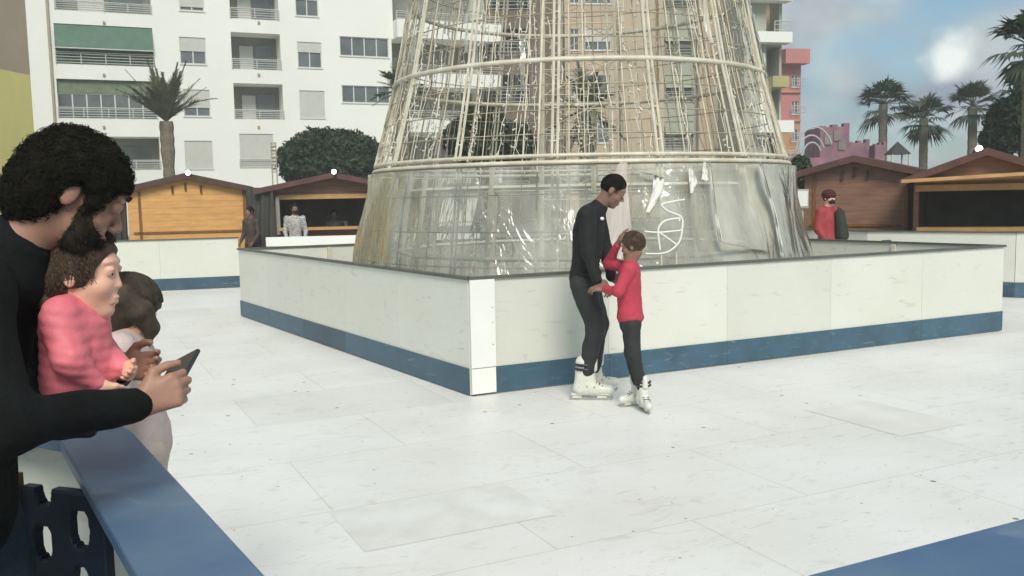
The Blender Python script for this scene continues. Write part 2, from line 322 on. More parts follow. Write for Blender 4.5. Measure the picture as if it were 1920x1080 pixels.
# ------------------------------------------------------------------ signed-distance bodies (one continuous surface each)
def snoise(P, freq, seed, n=7):
    g = np.random.default_rng(seed); out = 0
    for i in range(n):
        k = g.normal(size=3); k = k/np.linalg.norm(k)*freq*g.uniform(.6, 1.7); out = out+np.sin(P[0]*k[0]+P[1]*k[1]+P[2]*k[2]+g.uniform(0, 6.28))
    return out/n
class SDF:
    def __init__(s): s.p = []
    def rc(s, a, b, r1, r2, k=.02): s.p.append(('rc', np.asarray(a, float), np.asarray(b, float), r1, r2, k)); return s
    def chain(s, pts, rs, k=.02):
        for i in range(len(pts)-1): s.rc(pts[i], pts[i+1], rs[i], rs[i+1], k)
        return s
    def el(s, c, rad, R=None, k=.02, sub=False): s.p.append(('sub' if sub else 'el', np.asarray(c, float), np.asarray(rad, float), np.eye(3) if R is None else R, k)); return s
    def mesh(s, name, h, m, parent=None, disp=None, **kw):
        lo = []; hi = []
        for q in s.p:
            if q[0] == 'rc': r = max(q[3], q[4]); lo += [q[1]-r, q[2]-r]; hi += [q[1]+r, q[2]+r]
            elif q[0] == 'el': r = q[2].max(); lo.append(q[1]-r); hi.append(q[1]+r)
        lo = np.min(lo, 0)-4*h-.02; hi = np.max(hi, 0)+4*h+.02
        dim = np.ceil((hi-lo)/h).astype(int)+1
        F = np.full(dim, .5, np.float32)
        ax = [lo[i]+np.arange(dim[i])*h for i in range(3)]
        for q in s.p:
            mg = .03+q[-1]*1.2+h
            if q[0] == 'rc': r = max(q[3], q[4]); a = np.minimum(q[1], q[2])-r-mg; b = np.maximum(q[1], q[2])+r+mg
            else: r = q[2].max(); a = q[1]-r-mg; b = q[1]+r+mg
            i0 = np.clip(((a-lo)/h).astype(int), 0, dim); i1 = np.clip(((b-lo)/h).astype(int)+2, 0, dim)
            sl = tuple(slice(i0[i], i1[i]) for i in range(3))
            if any(i1 <= i0): continue
            X, Y, Z = np.meshgrid(*[ax[i][sl[i]].astype(np.float32) for i in range(3)], indexing='ij')
            if q[0] == 'rc':
                ab = q[2]-q[1]; L2 = max(ab@ab, 1e-9)
                px, py, pz = X-q[1][0], Y-q[1][1], Z-q[1][2]
                t = np.clip((px*ab[0]+py*ab[1]+pz*ab[2])/L2, 0, 1)
                d = np.sqrt((px-t*ab[0])**2+(py-t*ab[1])**2+(pz-t*ab[2])**2)-(q[3]+t*(q[4]-q[3]))
            else:
                px, py, pz = X-q[1][0], Y-q[1][1], Z-q[1][2]; Rm = q[3]; rd = q[2]
                u = [(px*Rm[0, i]+py*Rm[1, i]+pz*Rm[2, i]) for i in range(3)]
                k0 = np.sqrt(sum((u[i]/rd[i])**2 for i in range(3))); k1 = np.sqrt(sum((u[i]/rd[i]**2)**2 for i in range(3)))+1e-6
                d = k0*(k0-1)/k1; d = np.where(k0 < .05, -rd.min(), d)
            k = q[-1]; A = F[sl]
            if q[0] == 'sub':
                hh = np.clip(.5-.5*(A+d)/k, 0, 1); F[sl] = A*(1-hh)+(-d)*hh+k*hh*(1-hh)
            else:
                hh = np.clip(.5+.5*(A-d)/k, 0, 1); F[sl] = A*(1-hh)+d*hh-k*hh*(1-hh)
        if disp is not None:
            band = np.where(np.abs(F) < .035); Pb = [ax[i][band[i]].astype(np.float32) for i in range(3)]
            F[band] += disp(Pb)
        vs, fs = surface_nets(F, lo, h)
        return link_mesh(name, vs, fs, m, parent, True, **kw)
def surface_nets(F, lo, h):
    I = F < 0; nx, ny, nz_ = F.shape
    cnt = np.zeros((nx-1, ny-1, nz_-1), np.int8)
    offs = [(a, b, c) for a in (0, 1) for b in (0, 1) for c in (0, 1)]
    for a, b, c in offs: cnt += I[a:nx-1+a, b:ny-1+b, c:nz_-1+c]
    act = np.argwhere((cnt > 0) & (cnt < 8))
    idx = np.full(cnt.shape, -1, np.int32); idx[tuple(act.T)] = np.arange(len(act))
    sm = np.zeros((len(act), 3)); nn = np.zeros(len(act))
    for a in offs:
        for d in range(3):
            if a[d]: continue
            b = list(a); b[d] = 1
            fa = F[tuple((act+a).T)]; fb = F[tuple((act+b).T)]; cr_ = (fa < 0) != (fb < 0)
            t = np.where(cr_, fa/np.where(cr_, fa-fb, 1), 0)
            p = np.tile(np.array(a, float), (len(act), 1)); p[:, d] = t
            sm[cr_] += p[cr_]; nn[cr_] += 1
    vs = lo+(act+sm/nn[:, None])*h
    fs = []
    for d in range(3):
        e = np.eye(3, dtype=int)[d]; s1 = tuple(slice(0, F.shape[i]-e[i]) for i in range(3)); s2 = tuple(slice(e[i], None) for i in range(3))
        ch = np.argwhere(I[s1] != I[s2]); u, w = [i for i in range(3) if i != d]
        ok = (ch[:, u] > 0) & (ch[:, w] > 0) & (ch[:, u] < F.shape[u]-1) & (ch[:, w] < F.shape[w]-1); ch = ch[ok]
        eu = np.eye(3, dtype=int)[u]; ew = np.eye(3, dtype=int)[w]
        q = np.stack([idx[tuple((ch-eu-ew).T)], idx[tuple((ch-ew).T)], idx[tuple(ch.T)], idx[tuple((ch-eu).T)]], 1)
        ins = I[tuple(ch.T)]; flip = ins if d != 1 else ~ins
        q[~flip] = q[~flip][:, ::-1]; fs.append(q)
    fs = np.concatenate(fs)
    return vs, fs[(fs >= 0).all(1)]

def frameR(f, up=(0, 0, 1)):
    f = nz(f); l = nz(np.cross(up, f)); u = np.cross(f, l); return np.stack([f, l, u], 1)   # columns forward, left, up
def head_sdf(S, c, R, s=1., child=False, closed=False):
    T = lambda *p: c+R@(V(*p)*s)
    S.el(T(-.012, 0, .028), V(.094, .074, .092)*s, R, .02)
    S.el(T(.038, 0, -.045), V(.052, .054, .068)*s, R, .03)
    S.el(T(.062, 0, -.098), V(.024, .026, .018)*s, R, .02)      # chin
    S.el(T(.072, 0, .040), V(.018, .05, .012)*s, R, .015)       # brow
    for y in (-1, 1):
        S.el(T(.058, .036*y, -.028), V(.022, .022, .02)*s, R, .02)   # cheek
        S.el(T(-.008, .076*y, -.005), V(.019, .008, .030)*s, R, .006)  # ear
        S.el(T(.090, .031*y, .012), V(.018, .017, .012)*s, R, .012, sub=True)
        S.el(T(.076, .031*y, .012), V(.013, .014, .012)*s, R, .005)
    nl = .096 if child else .107
    S.rc(T(.080, 0, .014), T(nl, 0, -.024), .007*s, .0095*s, .010)
    for y in (-1, 1): S.el(T(.080, .031*y, .021), V(.013, .015, .0075)*s, R, .004)
    if closed:
        for y in (-1, 1): S.el(T(.0785, .031*y, .010), V(.0135, .0155, .0125)*s, R, .004)
    for y in (-1, 1): S.el(T(.100, .011*y, -.032), V(.009, .007, .006)*s, R, .006) if not child else None
    S.el(T(.088, 0, -.058), V(.012, .022, .006)*s, R, .006)
    S.el(T(.086, 0, -.070), V(.012, .020, .007)*s, R, .006)
    S.el(T(.100, 0, -.064), V(.010, .022, .0022)*s, R, .003, sub=True)
def hand_sdf(S, w, f, n, t, s=1., curl=(.5, .6, .4), thumb=(.5, .5), spread=.06, k=.004):
    """w wrist, f towards the fingers, n the way the palm faces, t towards the thumb side"""
    f = nz(f); n = nz(n-f*np.dot(n, f)); t = nz(t-f*np.dot(t, f)-n*np.dot(t, n))
    lens = [.042, .046, .043, .034]; offs = [.030, .010, -.010, -.028]
    for i in range(4):
        kn = w+(f*(.088-.006*abs(i-1.2))+t*offs[i])*s
        S.rc(w+t*offs[i]*.55*s+f*.01*s, kn, .0165*s, .0115*s, .012)
        p = kn; ang = 0; d0 = nz(f+t*spread*(1.5-i)*.8); Ls = [lens[i], lens[i]*.62, lens[i]*.5]
        for j in range(3):
            ang += curl[j]*(1+.12*(i-1)); d = d0*math.cos(ang)+n*math.sin(ang); q = p+d*Ls[j]*s
            S.rc(p, q, (.0100-.0009*j)*s, (.0092-.0011*j)*s, k); p = q
    p = w+(f*.022+t*.022)*s; d = nz(f*.62+t*.72+n*.3*thumb[0]); q = p+d*.045*s; S.rc(p, q, .017*s, .0125*s, .012)
    d = nz(f*.95+t*.25*(1-thumb[1])+n*thumb[0]); r = q+d*.033*s; S.rc(q, r, .0115*s, .010*s, k)
    d = nz(f+n*thumb[0]*1.3-t*.2*thumb[1]); S.rc(r, r+d*.026*s, .0102*s, .0082*s, k)

def strands(mb, c, R, rad, n, pole, plen, width, jitter, keep, curl=0, seed=1, seg=9):
    """hair laid over an ellipsoid from a crown point outwards"""
    g = np.random.default_rng(seed); pole = nz(pole); x = nz(np.cross(pole, V(0, 1, .01))); y = np.cross(pole, x)
    for i in range(n):
        a = g.uniform(0, 2*math.pi); t0 = g.uniform(0, plen*.75); L_ = g.uniform(.25, .45)*plen; lift = g.uniform(0, jitter); pts = []
        for j in range(seg):
            t = t0+L_*j/(seg-1); aa = a+g.normal()*.01+.15*math.sin(t*3+i)
            d = pole*math.cos(t)+(x*math.cos(aa)+y*math.sin(aa))*math.sin(t)
            rr = 1+lift*(.4+j/seg)
            p = d*rad*rr
            if curl: p = p+curl*V(math.sin(j*1.9+i), math.cos(j*1.9+i), math.sin(j*1.5+i*2))
            if not keep(d): break
            pts.append(c+R@p)
        if len(pts) > 3: mb.tube(pts, [width*(1-.6*j/len(pts)) for j in range(len(pts))], 3, caps=False)

def eyes_part(c, R, s, parent):
    e = MB(); p = MB()
    for y in (-1, 1):
        q = c+R@(V(.0775, .031*y, .010)*s); e.ball(q, .0108*s, 10, 7); p.ball(q+R@(V(.0062, 0, -.001)*s), .0062*s, 8, 6)
    o = e.build('eyes', m_eyew, parent, True); p.build('pupils', m_black, o, True); return o

def fold(amp, freq, seed, extra=None):
    def fn(P):
        d = amp*snoise(P, freq, seed)+amp*.5*np.abs(snoise(P, freq*1.7, seed+5))
        if extra is not None: d = d+extra(P)
        return d
    return fn

def figure(name, label, J, s, fac, hdir, mats, h=.011, hs=None, hands=None, group=None, torso='jacket', legs='trousers', shoes='shoes', hair=None, tw=1., pad=0., extra=None, fine=.006, hair_long=False, hup=(0, 0, 1), skate=None, loose=1., fa=.0075, closed=False):
    """clothed human: body is one surface; clothes and hair are its children"""
    F = frameR(fac); hs = hs or s; HR = frameR(hdir, hup); g = s
    S = SDF(); up = nz(J['neck']-J['pel']); TR = frameR(np.cross(F[:, 1], up)) if True else F
    TR = np.stack([nz(np.cross(F[:, 1], up)), F[:, 1], up], 1)
    mid = J['pel']*.5+J['chest']*.5
    S.el(J['chest'], V(.095*tw, .14*tw, .17)*g, TR, .05); S.el(mid, V(.085*tw, .12*tw, .17)*g, TR, .05); S.el(J['pel'], V(.095*tw, .14*tw, .12)*g, TR, .05)
    S.rc(J['chest']+up*.1*g, J['neck'], .09*g, .055*g, .04); S.rc(J['neck'], J['head']+HR@V(-.02, 0, -.06)*hs, .056*g, .052*hs, .03)
    head_sdf(S, J['head'], HR, hs, s < .9, closed)
    for sd_ in 'RL':
        S.chain([J['sh'+sd_], J['el'+sd_], J['wr'+sd_]], [.045*g, .036*g, .026*g], .02)
        S.chain([J['hi'+sd_], J['kn'+sd_], J['an'+sd_]], [.075*g, .05*g, .036*g], .03)
        if hands and sd_ in hands: hand_sdf(S, J['wr'+sd_], **hands[sd_])
        else:
            f = nz(J['wr'+sd_]-J['el'+sd_]); hand_sdf(S, J['wr'+sd_], f, F[:, 0]*.3-F[:, 1]*(1 if sd_ == 'L' else -1), F[:, 0], g*.95)
        if not skate: S.rc(J['an'+sd_], J['an'+sd_]+F[:, 0]*.12*g-V(0, 0, .03*g), .034*g, .025*g, .02)
    org = np.array([J['pel'][0], J['pel'][1], min(J['anR'][2], J['anL'][2])-.08*g])
    body = S.mesh(name, fine, mats['skin'], origin=org); tag(body, label, 'person', group)
    # top
    a = .016*g+pad
    T = SDF(); T.el(J['chest'], V(.110*tw, .160*tw, .18)*g+pad, TR, .05); T.el(mid, V(.102*tw, .140*tw, .18)*g+pad, TR, .05); T.el(J['pel']+up*.02, V(.112*tw, .150*tw, .13)*g+pad, TR, .05)
    T.rc(J['chest']+up*.1*g, J['neck']-up*.005, .11*g, .070*g, .03)
    for sd_ in 'RL':
        T.rc(J['chest']+up*.11*g, J['sh'+sd_], .075*g, .058*g+pad*.5, .05)
        T.chain([J['sh'+sd_], J['el'+sd_], J['wr'+sd_]-nz(J['wr'+sd_]-J['el'+sd_])*.012*g], [.058*g+pad, .048*g+pad, .036*g+pad*.6], .03)
    T.mesh(torso, h, mats['top'], body, disp=fold(fa*g, 30/g, 3, extra))
    B = SDF(); B.el(J['pel']-up*.03*g, V(.112, .15, .12)*g, TR, .05)
    for sd_ in 'RL':
        B.chain([J['hi'+sd_], J['kn'+sd_], J['an'+sd_]], [.090*g*loose, .066*g*loose, .050*g*loose], .03)
    B.mesh(legs, h, mats['legs'], body, disp=fold(fa*g, 28/g, 9))
    if shoes:
        for sd_ in 'RL':
            Z = SDF(); an = J['an'+sd_]; Z.rc(an-V(0, 0, .035*g)-F[:, 0]*.02*g, an+F[:, 0]*.14*g-V(0, 0, .045*g), .042*g, .036*g, .02); Z.rc(an+V(0, 0, .02)*g, an-V(0, 0, .03*g), .046*g, .046*g, .02)
            Z.mesh('shoe', .008, mats.get('shoe', m_black), body)
    if not closed: eyes_part(J['head'], HR, hs, body)
    if hair:
        Hh = SDF(); c = J['head']; TT = lambda *p: c+HR@(V(*p)*hs)
        th = hair.get('th', .010)
        Hh.el(TT(-.014, 0, .032), V(.094+th, .074+th, .092+th)*hs, HR, .02)
        if hair.get('long'): Hh.el(TT(-.05, 0, -.04), V(.062, .078, .085)*hs, HR, .03)
        Hh.el(TT(.105, 0, -.045), V(.085, .10, .115)*hs, HR, .012, sub=True)
        Hh.el(TT(.03, 0, -.12), V(.10, .12, .09)*hs, HR, .015, sub=True) if not hair.get('long') else None
        ho = Hh.mesh('hair', hair.get('h', .006), mats['hair'], body, disp=fold(hair.get('amp', .004), hair.get('fr', 90), 21))
        if hair.get('n'):
            mb = MB(); rad = V(.094+th, .074+th, .092+th)*hs
            strands(mb, TT(-.014, 0, .032), HR, rad, hair['n'], V(-.5, .1, .85), 2.2, hair.get('w', .0012), .05, lambda d: not (d[0] > .62 and d[2] < .55) and not (d[2] < -.62 and not hair.get('long')), hair.get('curl', 0))
            mb.build('hair_strands', mats['hair'], ho)
    return body, F, HR

# ================================================================== SETTING: ground and rink
g = MB(); g.add([(-900, -60, 0), (900, -60, 0), (900, 1500, 0), (-900, 1500, 0)], [(0, 1, 2, 3)])
tag(g.build('ground', m_ground, origin=(0, 0, 0)), kind='structure')
pC, pL, pR = G(885, 745), G(455, 594), G(1875, 622); pF = pL+pR-pC
ex = nz(pR-pC); ey = nz(V(-ex[1], ex[0], 0))
floor_ang = math.atan2(ex[1], ex[0])
rink_pts = [(-1.2, 2.55), (-.70, 1.72), (-.36, 1.32), (0, 1.18), (.45, 1.32), (1.0, 1.62), (4.2, 2.9), (10.5, 6.2), (12.5, 9.5), (9.6, 12.4), (7.3, 13.1), (5.7, 14.5), (4.0, 18.2), (-4.2, 18.4), (-5.1, 17.2), (-6.5, 16.75), (-9.5, 15.8), (-12.5, 12), (-8, 5), (-2.4, 3.2)]
fm = floor_material(floor_ang, (.35, .55, 0))
fl = MB(); fl.add([(x, y, .012) for x, y in rink_pts], [tuple(range(len(rink_pts)))])
tag(fl.build('rink_floor', fm, origin=(0, 0, 0)), kind='structure')
def worn_panel(o_, a_, b_, m):
    o_ = V(o_[0], o_[1], .0138); mb = MB(); mb.add([o_, o_+ex*a_, o_+ex*a_+ey*b_, o_+ey*b_] if a_*b_ > 0 else [o_, o_+ey*b_, o_+ex*a_+ey*b_, o_+ex*a_], [(0, 1, 2, 3)]); tag(mb.build('floor_panel', m, origin=(0, 0, 0)), kind='structure')
m_worn = mat('worn_floor_panel', (.66, .65, .60), .5, .1, 3.5, rgb2=(.79, .78, .74))
worn_panel(G(618, 965), .98, -.60, m_worn); worn_panel(G(1690, 822), .62, .85, mat('worn_floor_panel_light', (.67, .65, .60), .5, .1, 2.2, rgb2=(.77, .76, .70)))
dk = MB(); q = [pC+(pF-pC)*.012, pR+(pL-pR)*.012, pF+(pC-pF)*.012, pL+(pR-pL)*.012]
dk.add([(*p[:2], .03) for p in q], [(0, 1, 2, 3)]); tag(dk.build('enclosure_floor', m_deck, origin=(0, 0, 0)), kind='structure')

def barrier(name, label, pts, n_in, group=None, closed=False, board=m_board, cap=m_cap, H=.97, corner=None, kick=m_kick, kh=.235, capw=.035, capt=.022, sec=1.6):
    """boards along pts; the kick board faces the rink side (+1 = left of travel)"""
    r = empty(name, (*pts[0][:2], 0), label, 'barrier', group)
    segs = list(zip(pts[:-1], pts[1:])); caps = MB()
    for a, b in segs:
        a, b = V(*a[:2], 0), V(*b[:2], 0); e = b-a; Lg = np.linalg.norm(e); e /= Lg; n = V(-e[1], e[0], 0)*n_in
        k = max(1, round(Lg/sec))
        for i in range(k):
            p, q_ = a+e*(Lg*i/k+.0012), a+e*(Lg*(i+1)/k-.0012)
            mb = MB(); mb.wall(p, q_, .02, H-capt, .03); mb.build('board', board, r)
            kb = MB(); kb.wall(p+n*.021, q_+n*.021, .022, kh, .010); kb.build('kick_board', kick, r)
            bk = MB(); bk.wall(p-n*.035, p-n*.035+e*.05, .015, H-capt-.01, .035); bk.build('post', m_metal, r)
        caps.wall(a-e*capw*.5, b+e*capw*.5, H-capt, H, capw*2)
    caps.build('top_rail', cap, r)
    return r
pen = barrier('rink_barrier', 'white square barrier with blue kick strip enclosing the wire cone tree', [pL, pC, pR, pF, pL], -1, sec=1.35)
# corner boards of the near corner
cb = MB(); n1_ = V(ex[1], -ex[0], 0); e2 = nz(pL-pC)
cb.wall(pC+n1_*.032-ex*.012, pC+n1_*.032+ex*.205, .24, .948, .012); cb.build('corner_board', m_post, pen)
cb = MB(); cb.wall(pC+n1_*.034-ex*.012, pC+n1_*.034+ex*.20, .03, .234, .012); cb.build('corner_kick_plate', m_post, pen)
sc_b = MB()
for dz in (.42, .6, .72): sc_b.ball(pC+n1_*.040+ex*.18+V(0, 0, dz), .006, 6, 4)
sc_b.build('screws', m_metald, pen)
far_l = [(-12.5, 12), (-9.5, 15.8), (-6.5, 16.75), (-5.16, 17.15)]
barrier('rink_barrier', 'white rink barrier with dark blue strip in front of the orange wooden kiosk', far_l, -1, sec=2.0)
barrier('rink_barrier', 'white barrier with grey top on the far right in front of the brown kiosks', [(4.0, 18.2), (5.7, 14.5), (7.3, 13.1), (9.6, 12.4), (12.5, 9.5), (10.5, 6.2)], -1, sec=2.0)
# counter-like board behind the enclosure
r = empty('rink_barrier', (-4.2, 18.4, 0), 'white thick topped barrier with dark posts under the open kiosk', 'barrier')
a, b = W(499, 447, 18.0), W(900, 438, 18.6)
mb = MB(); mb.wall(a, b, .74, .92, .12); mb.build('top_board', m_post, r)
mb = MB(); mb.wall(a+V(.1, .1, 0), b+V(0, .1, 0), .30, .74, .03); mb.build('board', m_board, r)
for t in (.02, .25, .37, .6, .9):
    mb = MB(); c = a+(b-a)*t; mb.wall(c-V(.05, .06, 0), c+V(.05, -.06, 0), .01, .735, .09); mb.build('post', m_wood_red, r)
# ---- the blue-capped barrier the onlookers lean on
inn = [G(230, 800, .97), G(250, 810, .97), G(500, 1080, .97)]
def off_rail(pts, zc, w, mb, th=.035):
    n = len(pts); nn_ = []
    for i in range(n):
        d = nz(pts[min(i+1, n-1)]-pts[max(i-1, 0)]); nn_.append(V(d[1], -d[0], 0))
    vs = []
    for i in range(n):
        o_ = pts[i]+nn_[i]*w
        for p in (pts[i], o_): vs += [(p[0], p[1], zc-th), (p[0], p[1], zc)]
    fs = []
    for i in range(n-1):
        a_, b_ = i*4, (i+1)*4
        fs += [(a_+1, b_+1, b_+3, a_+3), (a_, a_+2, b_+2, b_), (a_, b_, b_+1, a_+1), (a_+2, a_+3, b_+3, b_+2)]
    fs += [(0, 1, 3, 2), ((n-1)*4, (n-1)*4+2, (n-1)*4+3, (n-1)*4+1)]
    mb.add(vs, fs); return [pts[i]+nn_[i]*w for i in range(n)]
A0 = G(500, 1080, .97); A1 = G(250, 810, .97); B0 = G(1516, 1076, .97); B1 = G(1917, 971, .97)
dA = nz(A1-A0); dB = nz(B1-B0)
path = [A1+V(-1.3, .62, 0), A1+V(-.32, .22, 0), A1+V(-.06, .075, 0), A1]
for t in (.33, .66): path.append(A1+(A0-A1)*t)
path.append(A0)
mid = V(.02, 1.16, 0)
for t in (.2, .4, .6, .8):
    p = (1-t)**2*A0[:2]+2*t*(1-t)*V(.03, .98)+t*t*B0[:2]; path.append(V(*p, 0))
path += [B0, B0+(B1-B0)*.5, B1, B1+dB*1.2, B1+dB*2.6]
path = [V(p[0], p[1], 0) for p in path]
near = empty('rink_barrier', (*path[6][:2], 0), 'near rink barrier with wide blue top rail the man leans over', 'barrier')
mb = MB(); outer = off_rail(path, .97, .178, mb)
if np.linalg.norm(outer[4]-path[4]-V(-.2, 0, 0)) > .35: pass
cap_o = mb.build('top_rail', m_bluecap, near); bev = cap_o.modifiers.new('bevel', 'BEVEL'); bev.width = .006; bev.segments = 2
def inset(pts, w):
    out = []
    for i in range(len(pts)):
        d = nz(pts[min(i+1, len(pts)-1)]-pts[max(i-1, 0)]); out.append(pts[i]+V(-d[1], d[0], 0)*w*-1)
    return out
ins = [path[i]+(outer[i]-path[i])*.14 for i in range(len(path))]
mb = MB()
for i in range(len(ins)-1): mb.wall(ins[i], ins[i+1], .02, .934, .02)
mb.build('board', m_board, near)
mb = MB(); kk = [path[i]+(outer[i]-path[i])*.05 for i in range(len(path))]
for i in range(len(kk)-1): mb.wall(kk[i], kk[i+1], .02, .235, .008)
mb.build('kick_board', m_kick, near)
# dark moulded panel with oval openings on the onlookers' side
def holed_panel(a, b, z0, z1, holes, m, parent, th=.03, nseg=20):
    """plate from a to b with oval openings: grid cells punched by real openings"""
    e = nz(b-a); Lg = np.linalg.norm((b-a)[:2]); nrm_ = V(-e[1], e[0], 0)
    bm = bmesh.new(); nu, nv = 90, 110
    us = np.linspace(0, Lg, nu+1); zs = np.linspace(z0, z1, nv+1)
    def inside(u, z):
        for (hu, hz, ru, rz) in holes:
            p = ((abs(u-hu)/ru)**2.6+(abs(z-hz)/rz)**2.6)
            if p < 1: return True
        return False
    keep = {(i, j) for i in range(nu) for j in range(nv) if not inside((us[i]+us[i+1])/2, (zs[j]+zs[j+1])/2)}
    V_ = {}
    def vert(i, j, k):
        if (i, j, k) not in V_:
            u, z = us[i], zs[j]
            V_[(i, j, k)] = bm.verts.new(tuple(a+e*u+nrm_*(k*th)+V(0, 0, z-a[2])))
        return V_[(i, j, k)]
    for (i, j) in keep:
        bm.faces.new([vert(i, j, 0), vert(i+1, j, 0), vert(i+1, j+1, 0), vert(i, j+1, 0)])
        bm.faces.new([vert(i, j, 1), vert(i, j+1, 1), vert(i+1, j+1, 1), vert(i+1, j, 1)])
        for (di, dj, c1, c2) in ((-1, 0, (0, 0), (0, 1)), (1, 0, (1, 1), (1, 0)), (0, -1, (1, 0), (0, 0)), (0, 1, (0, 1), (1, 1))):
            if (i+di, j+dj) not in keep:
                p, q_ = (i+c1[0], j+c1[1]), (i+c2[0], j+c2[1])
                bm.faces.new([vert(*q_, 0), vert(*p, 0), vert(*p, 1), vert(*q_, 1)])
    bmesh.ops.smooth_vert(bm, verts=bm.verts, factor=.5, use_axis_x=True, use_axis_y=True, use_axis_z=True)
    vs = [tuple(v.co) for v in bm.verts]; bm.verts.index_update(); fs = [tuple(v.index for v in f.verts) for f in bm.faces]; bm.free()
    return link_mesh('perforated_panel', vs, fs, m, parent)
pa, pb = W(36, 900, 2.10), W(188, 900, 2.02); pa = V(pa[0], pa[1], 0); pb = V(pb[0], pb[1], 0); pe = nz(pb-pa)
def on_panel(x, y):
    d = ray(x, y); n = V(-pe[1], pe[0], 0); t = np.dot(pa-CP, n)/np.dot(d, n); p = CP+d*t; return np.dot(p-pa, pe), p[2]
hs_ = []
for x0, x1, y0, y1 in ((58, 97, 848, 950), (126, 168, 955, 1030), (128, 175, 830, 925), (62, 98, 985, 1050), (132, 170, 1062, 1150), (66, 100, 1085, 1170), (134, 170, 1180, 1260), (68, 102, 1200, 1280), (134, 170, 1300, 1380)):
    (u0, z1), (u1, z0) = on_panel(x0, y0), on_panel(x1, y1); hs_.append(((u0+u1)/2, (z0+z1)/2, (u1-u0)/2, (z1-z0)/2))
pn = empty('plastic_barrier_panel', tuple(pa), 'dark moulded panel with oval openings beside the leg of the bearded man', 'barrier panel')
holed_panel(pa, pb, .05, .925, hs_, m_navy, pn)
mb = MB(); q = pa-pe*.012; mb.wall(q-pe*.03, q-pe*.002, .004, .95, .05); mb.build('wooden_post', m_postw, pn)
mb = MB()
for t in (.15, .85): q = pa+(pb-pa)*t; mb.wall(q+V(0, -.10, 0), q+V(0, .16, 0), .003, .05, .04)
mb.build('feet', m_navy, pn)

# ================================================================== CONE TREE
TX, TY = W(1086, 480, 11.55)[0], 11.55
tree = empty('cone_light_tree', (TX, TY, .03), 'giant cone shaped light tree of steel rings and wires wrapped in plastic', 'christmas tree')
def rad(z):
    pts = [(0, 2.86), (.7, 2.79), (1.96, 2.55), (2.97, 2.27), (4.0, 2.05), (5.2, 1.75), (7.0, 1.25), (9.2, .55)]
    for (z0, r0_), (z1, r1_) in zip(pts, pts[1:]):
        if z <= z1: return r0_+(r1_-r0_)*(z-z0)/(z1-z0)
    return .3
TOPZ = 7.2
def pt(a, z, dr=0): r = rad(z)+dr; return V(TX+r*math.sin(a), TY-r*math.cos(a), z)
def ring(name, z, r, m=m_metal, dr=0, n=5, seg=60, parent=tree):
    mb = MB(); pts = [pt(2*math.pi*i/seg, z, dr) for i in range(seg+1)]; mb.tube(pts, r, n, caps=False); return mb.build(name, m, parent, True)
for z, r in ((.05, .03), (1.93, .028), (2.0, .022), (2.97, .030), (3.95, .028), (5.0, .034), (6.0, .03), (7.2, .03)): ring('ring', z, r)
for z in (.32, .62, .9, 1.25, 1.62, 2.22, 2.46, 2.72, 3.2, 3.45, 3.7, 4.2, 4.45, 4.7): ring('thin_ring', z, .0065, m_metald, -.015, 4)
NR = 15; RA = R_(-9.5)
for i in range(NR):
    a = RA+i*2*math.pi/NR
    mb = MB()
    for z0, z1, dr in ((.05, 1.93, -.05), (1.98, 2.97, 0), (2.97, 3.95, 0), (3.95, 5.0, 0), (5.0, TOPZ, 0)):
        w = .028/rad(z0)
        mb.tube([pt(a-w, z0, dr), pt(a-w, z1, dr)], .015, 6); mb.tube([pt(a+w, z0, dr), pt(a+w, z1, dr)], .015, 6)
        for k in range(3):
            zz = z0+(z1-z0)*(k+.5)/3; mb.tube([pt(a-w, zz, dr), pt(a+w, zz, dr)], .010, 4)
    mb.build('rib', m_metal, tree)
# wire grid, one panel per bay
for i in range(NR):
    a0 = RA+i*2*math.pi/NR; mb = MB()
    for k in range(1, 7):
        a = a0+k*2*math.pi/NR/7+random.uniform(-.01, .01)
        if k in (2, 5) or random.random() < .5: mb.tube([pt(a, z, -.01+random.uniform(-.01, .01)) for z in (.06, .9, 1.9, 2.9, 3.9, 4.9, 6.9)], .0055 if k % 3 else .011, 3, caps=False)
    mb.build('wire_panel', m_metald, tree)
# LED strings hanging on the surface, one mesh per bay
for i in range(NR):
    a0 = RA+i*2*math.pi/NR; mb = MB()
    for k in range(22):
        a = a0+(k+random.uniform(.1, .9))/22*2*math.pi/NR
        zs = random.choice((2.0, 2.0, 2.97, 3.95, 3.95)); ze = zs+random.uniform(.7, 1.9) if zs < 3 else zs+random.uniform(.8, 2.2)
        if random.random() < .3: zs, ze = .1, random.uniform(.9, 1.9)
        z = zs; pts = []; aa = a
        while z < min(ze, TOPZ):
            aa += random.gauss(0, .006); pts.append(pt(aa, z, -.03+random.gauss(0, .012))); z += random.uniform(.07, .13)
        if len(pts) < 3: continue
        mb.tube(pts, .0036, 3, caps=False)
        for p in pts:
            if random.random() < .75:
                d = V(random.gauss(0, 1), random.gauss(0, 1), random.gauss(0, 1)-.8); d = nz(d)*random.uniform(.02, .06); mb.tube([p, p+d], [.004, .011], 4)
    mb.build('led_string', m_bulb, tree)
# inner frame inside the lower drum
mb = MB()
for z, rr in ((.42, 2.35), (.95, 2.3), (1.7, 2.1)):
    mb.tube([V(TX+rr*math.sin(a), TY-rr*math.cos(a), z) for a in np.linspace(0, 2*math.pi, 13)], .028, 4, caps=False)
for a in np.linspace(0, 2*math.pi, 13)[:-1]:
    mb.tube([V(TX+2.4*math.sin(a), TY-2.4*math.cos(a), .04), V(TX+2.1*math.sin(a), TY-2.1*math.cos(a), 1.9)], .026, 4)
mb.build('inner_frame', m_metal, tree)
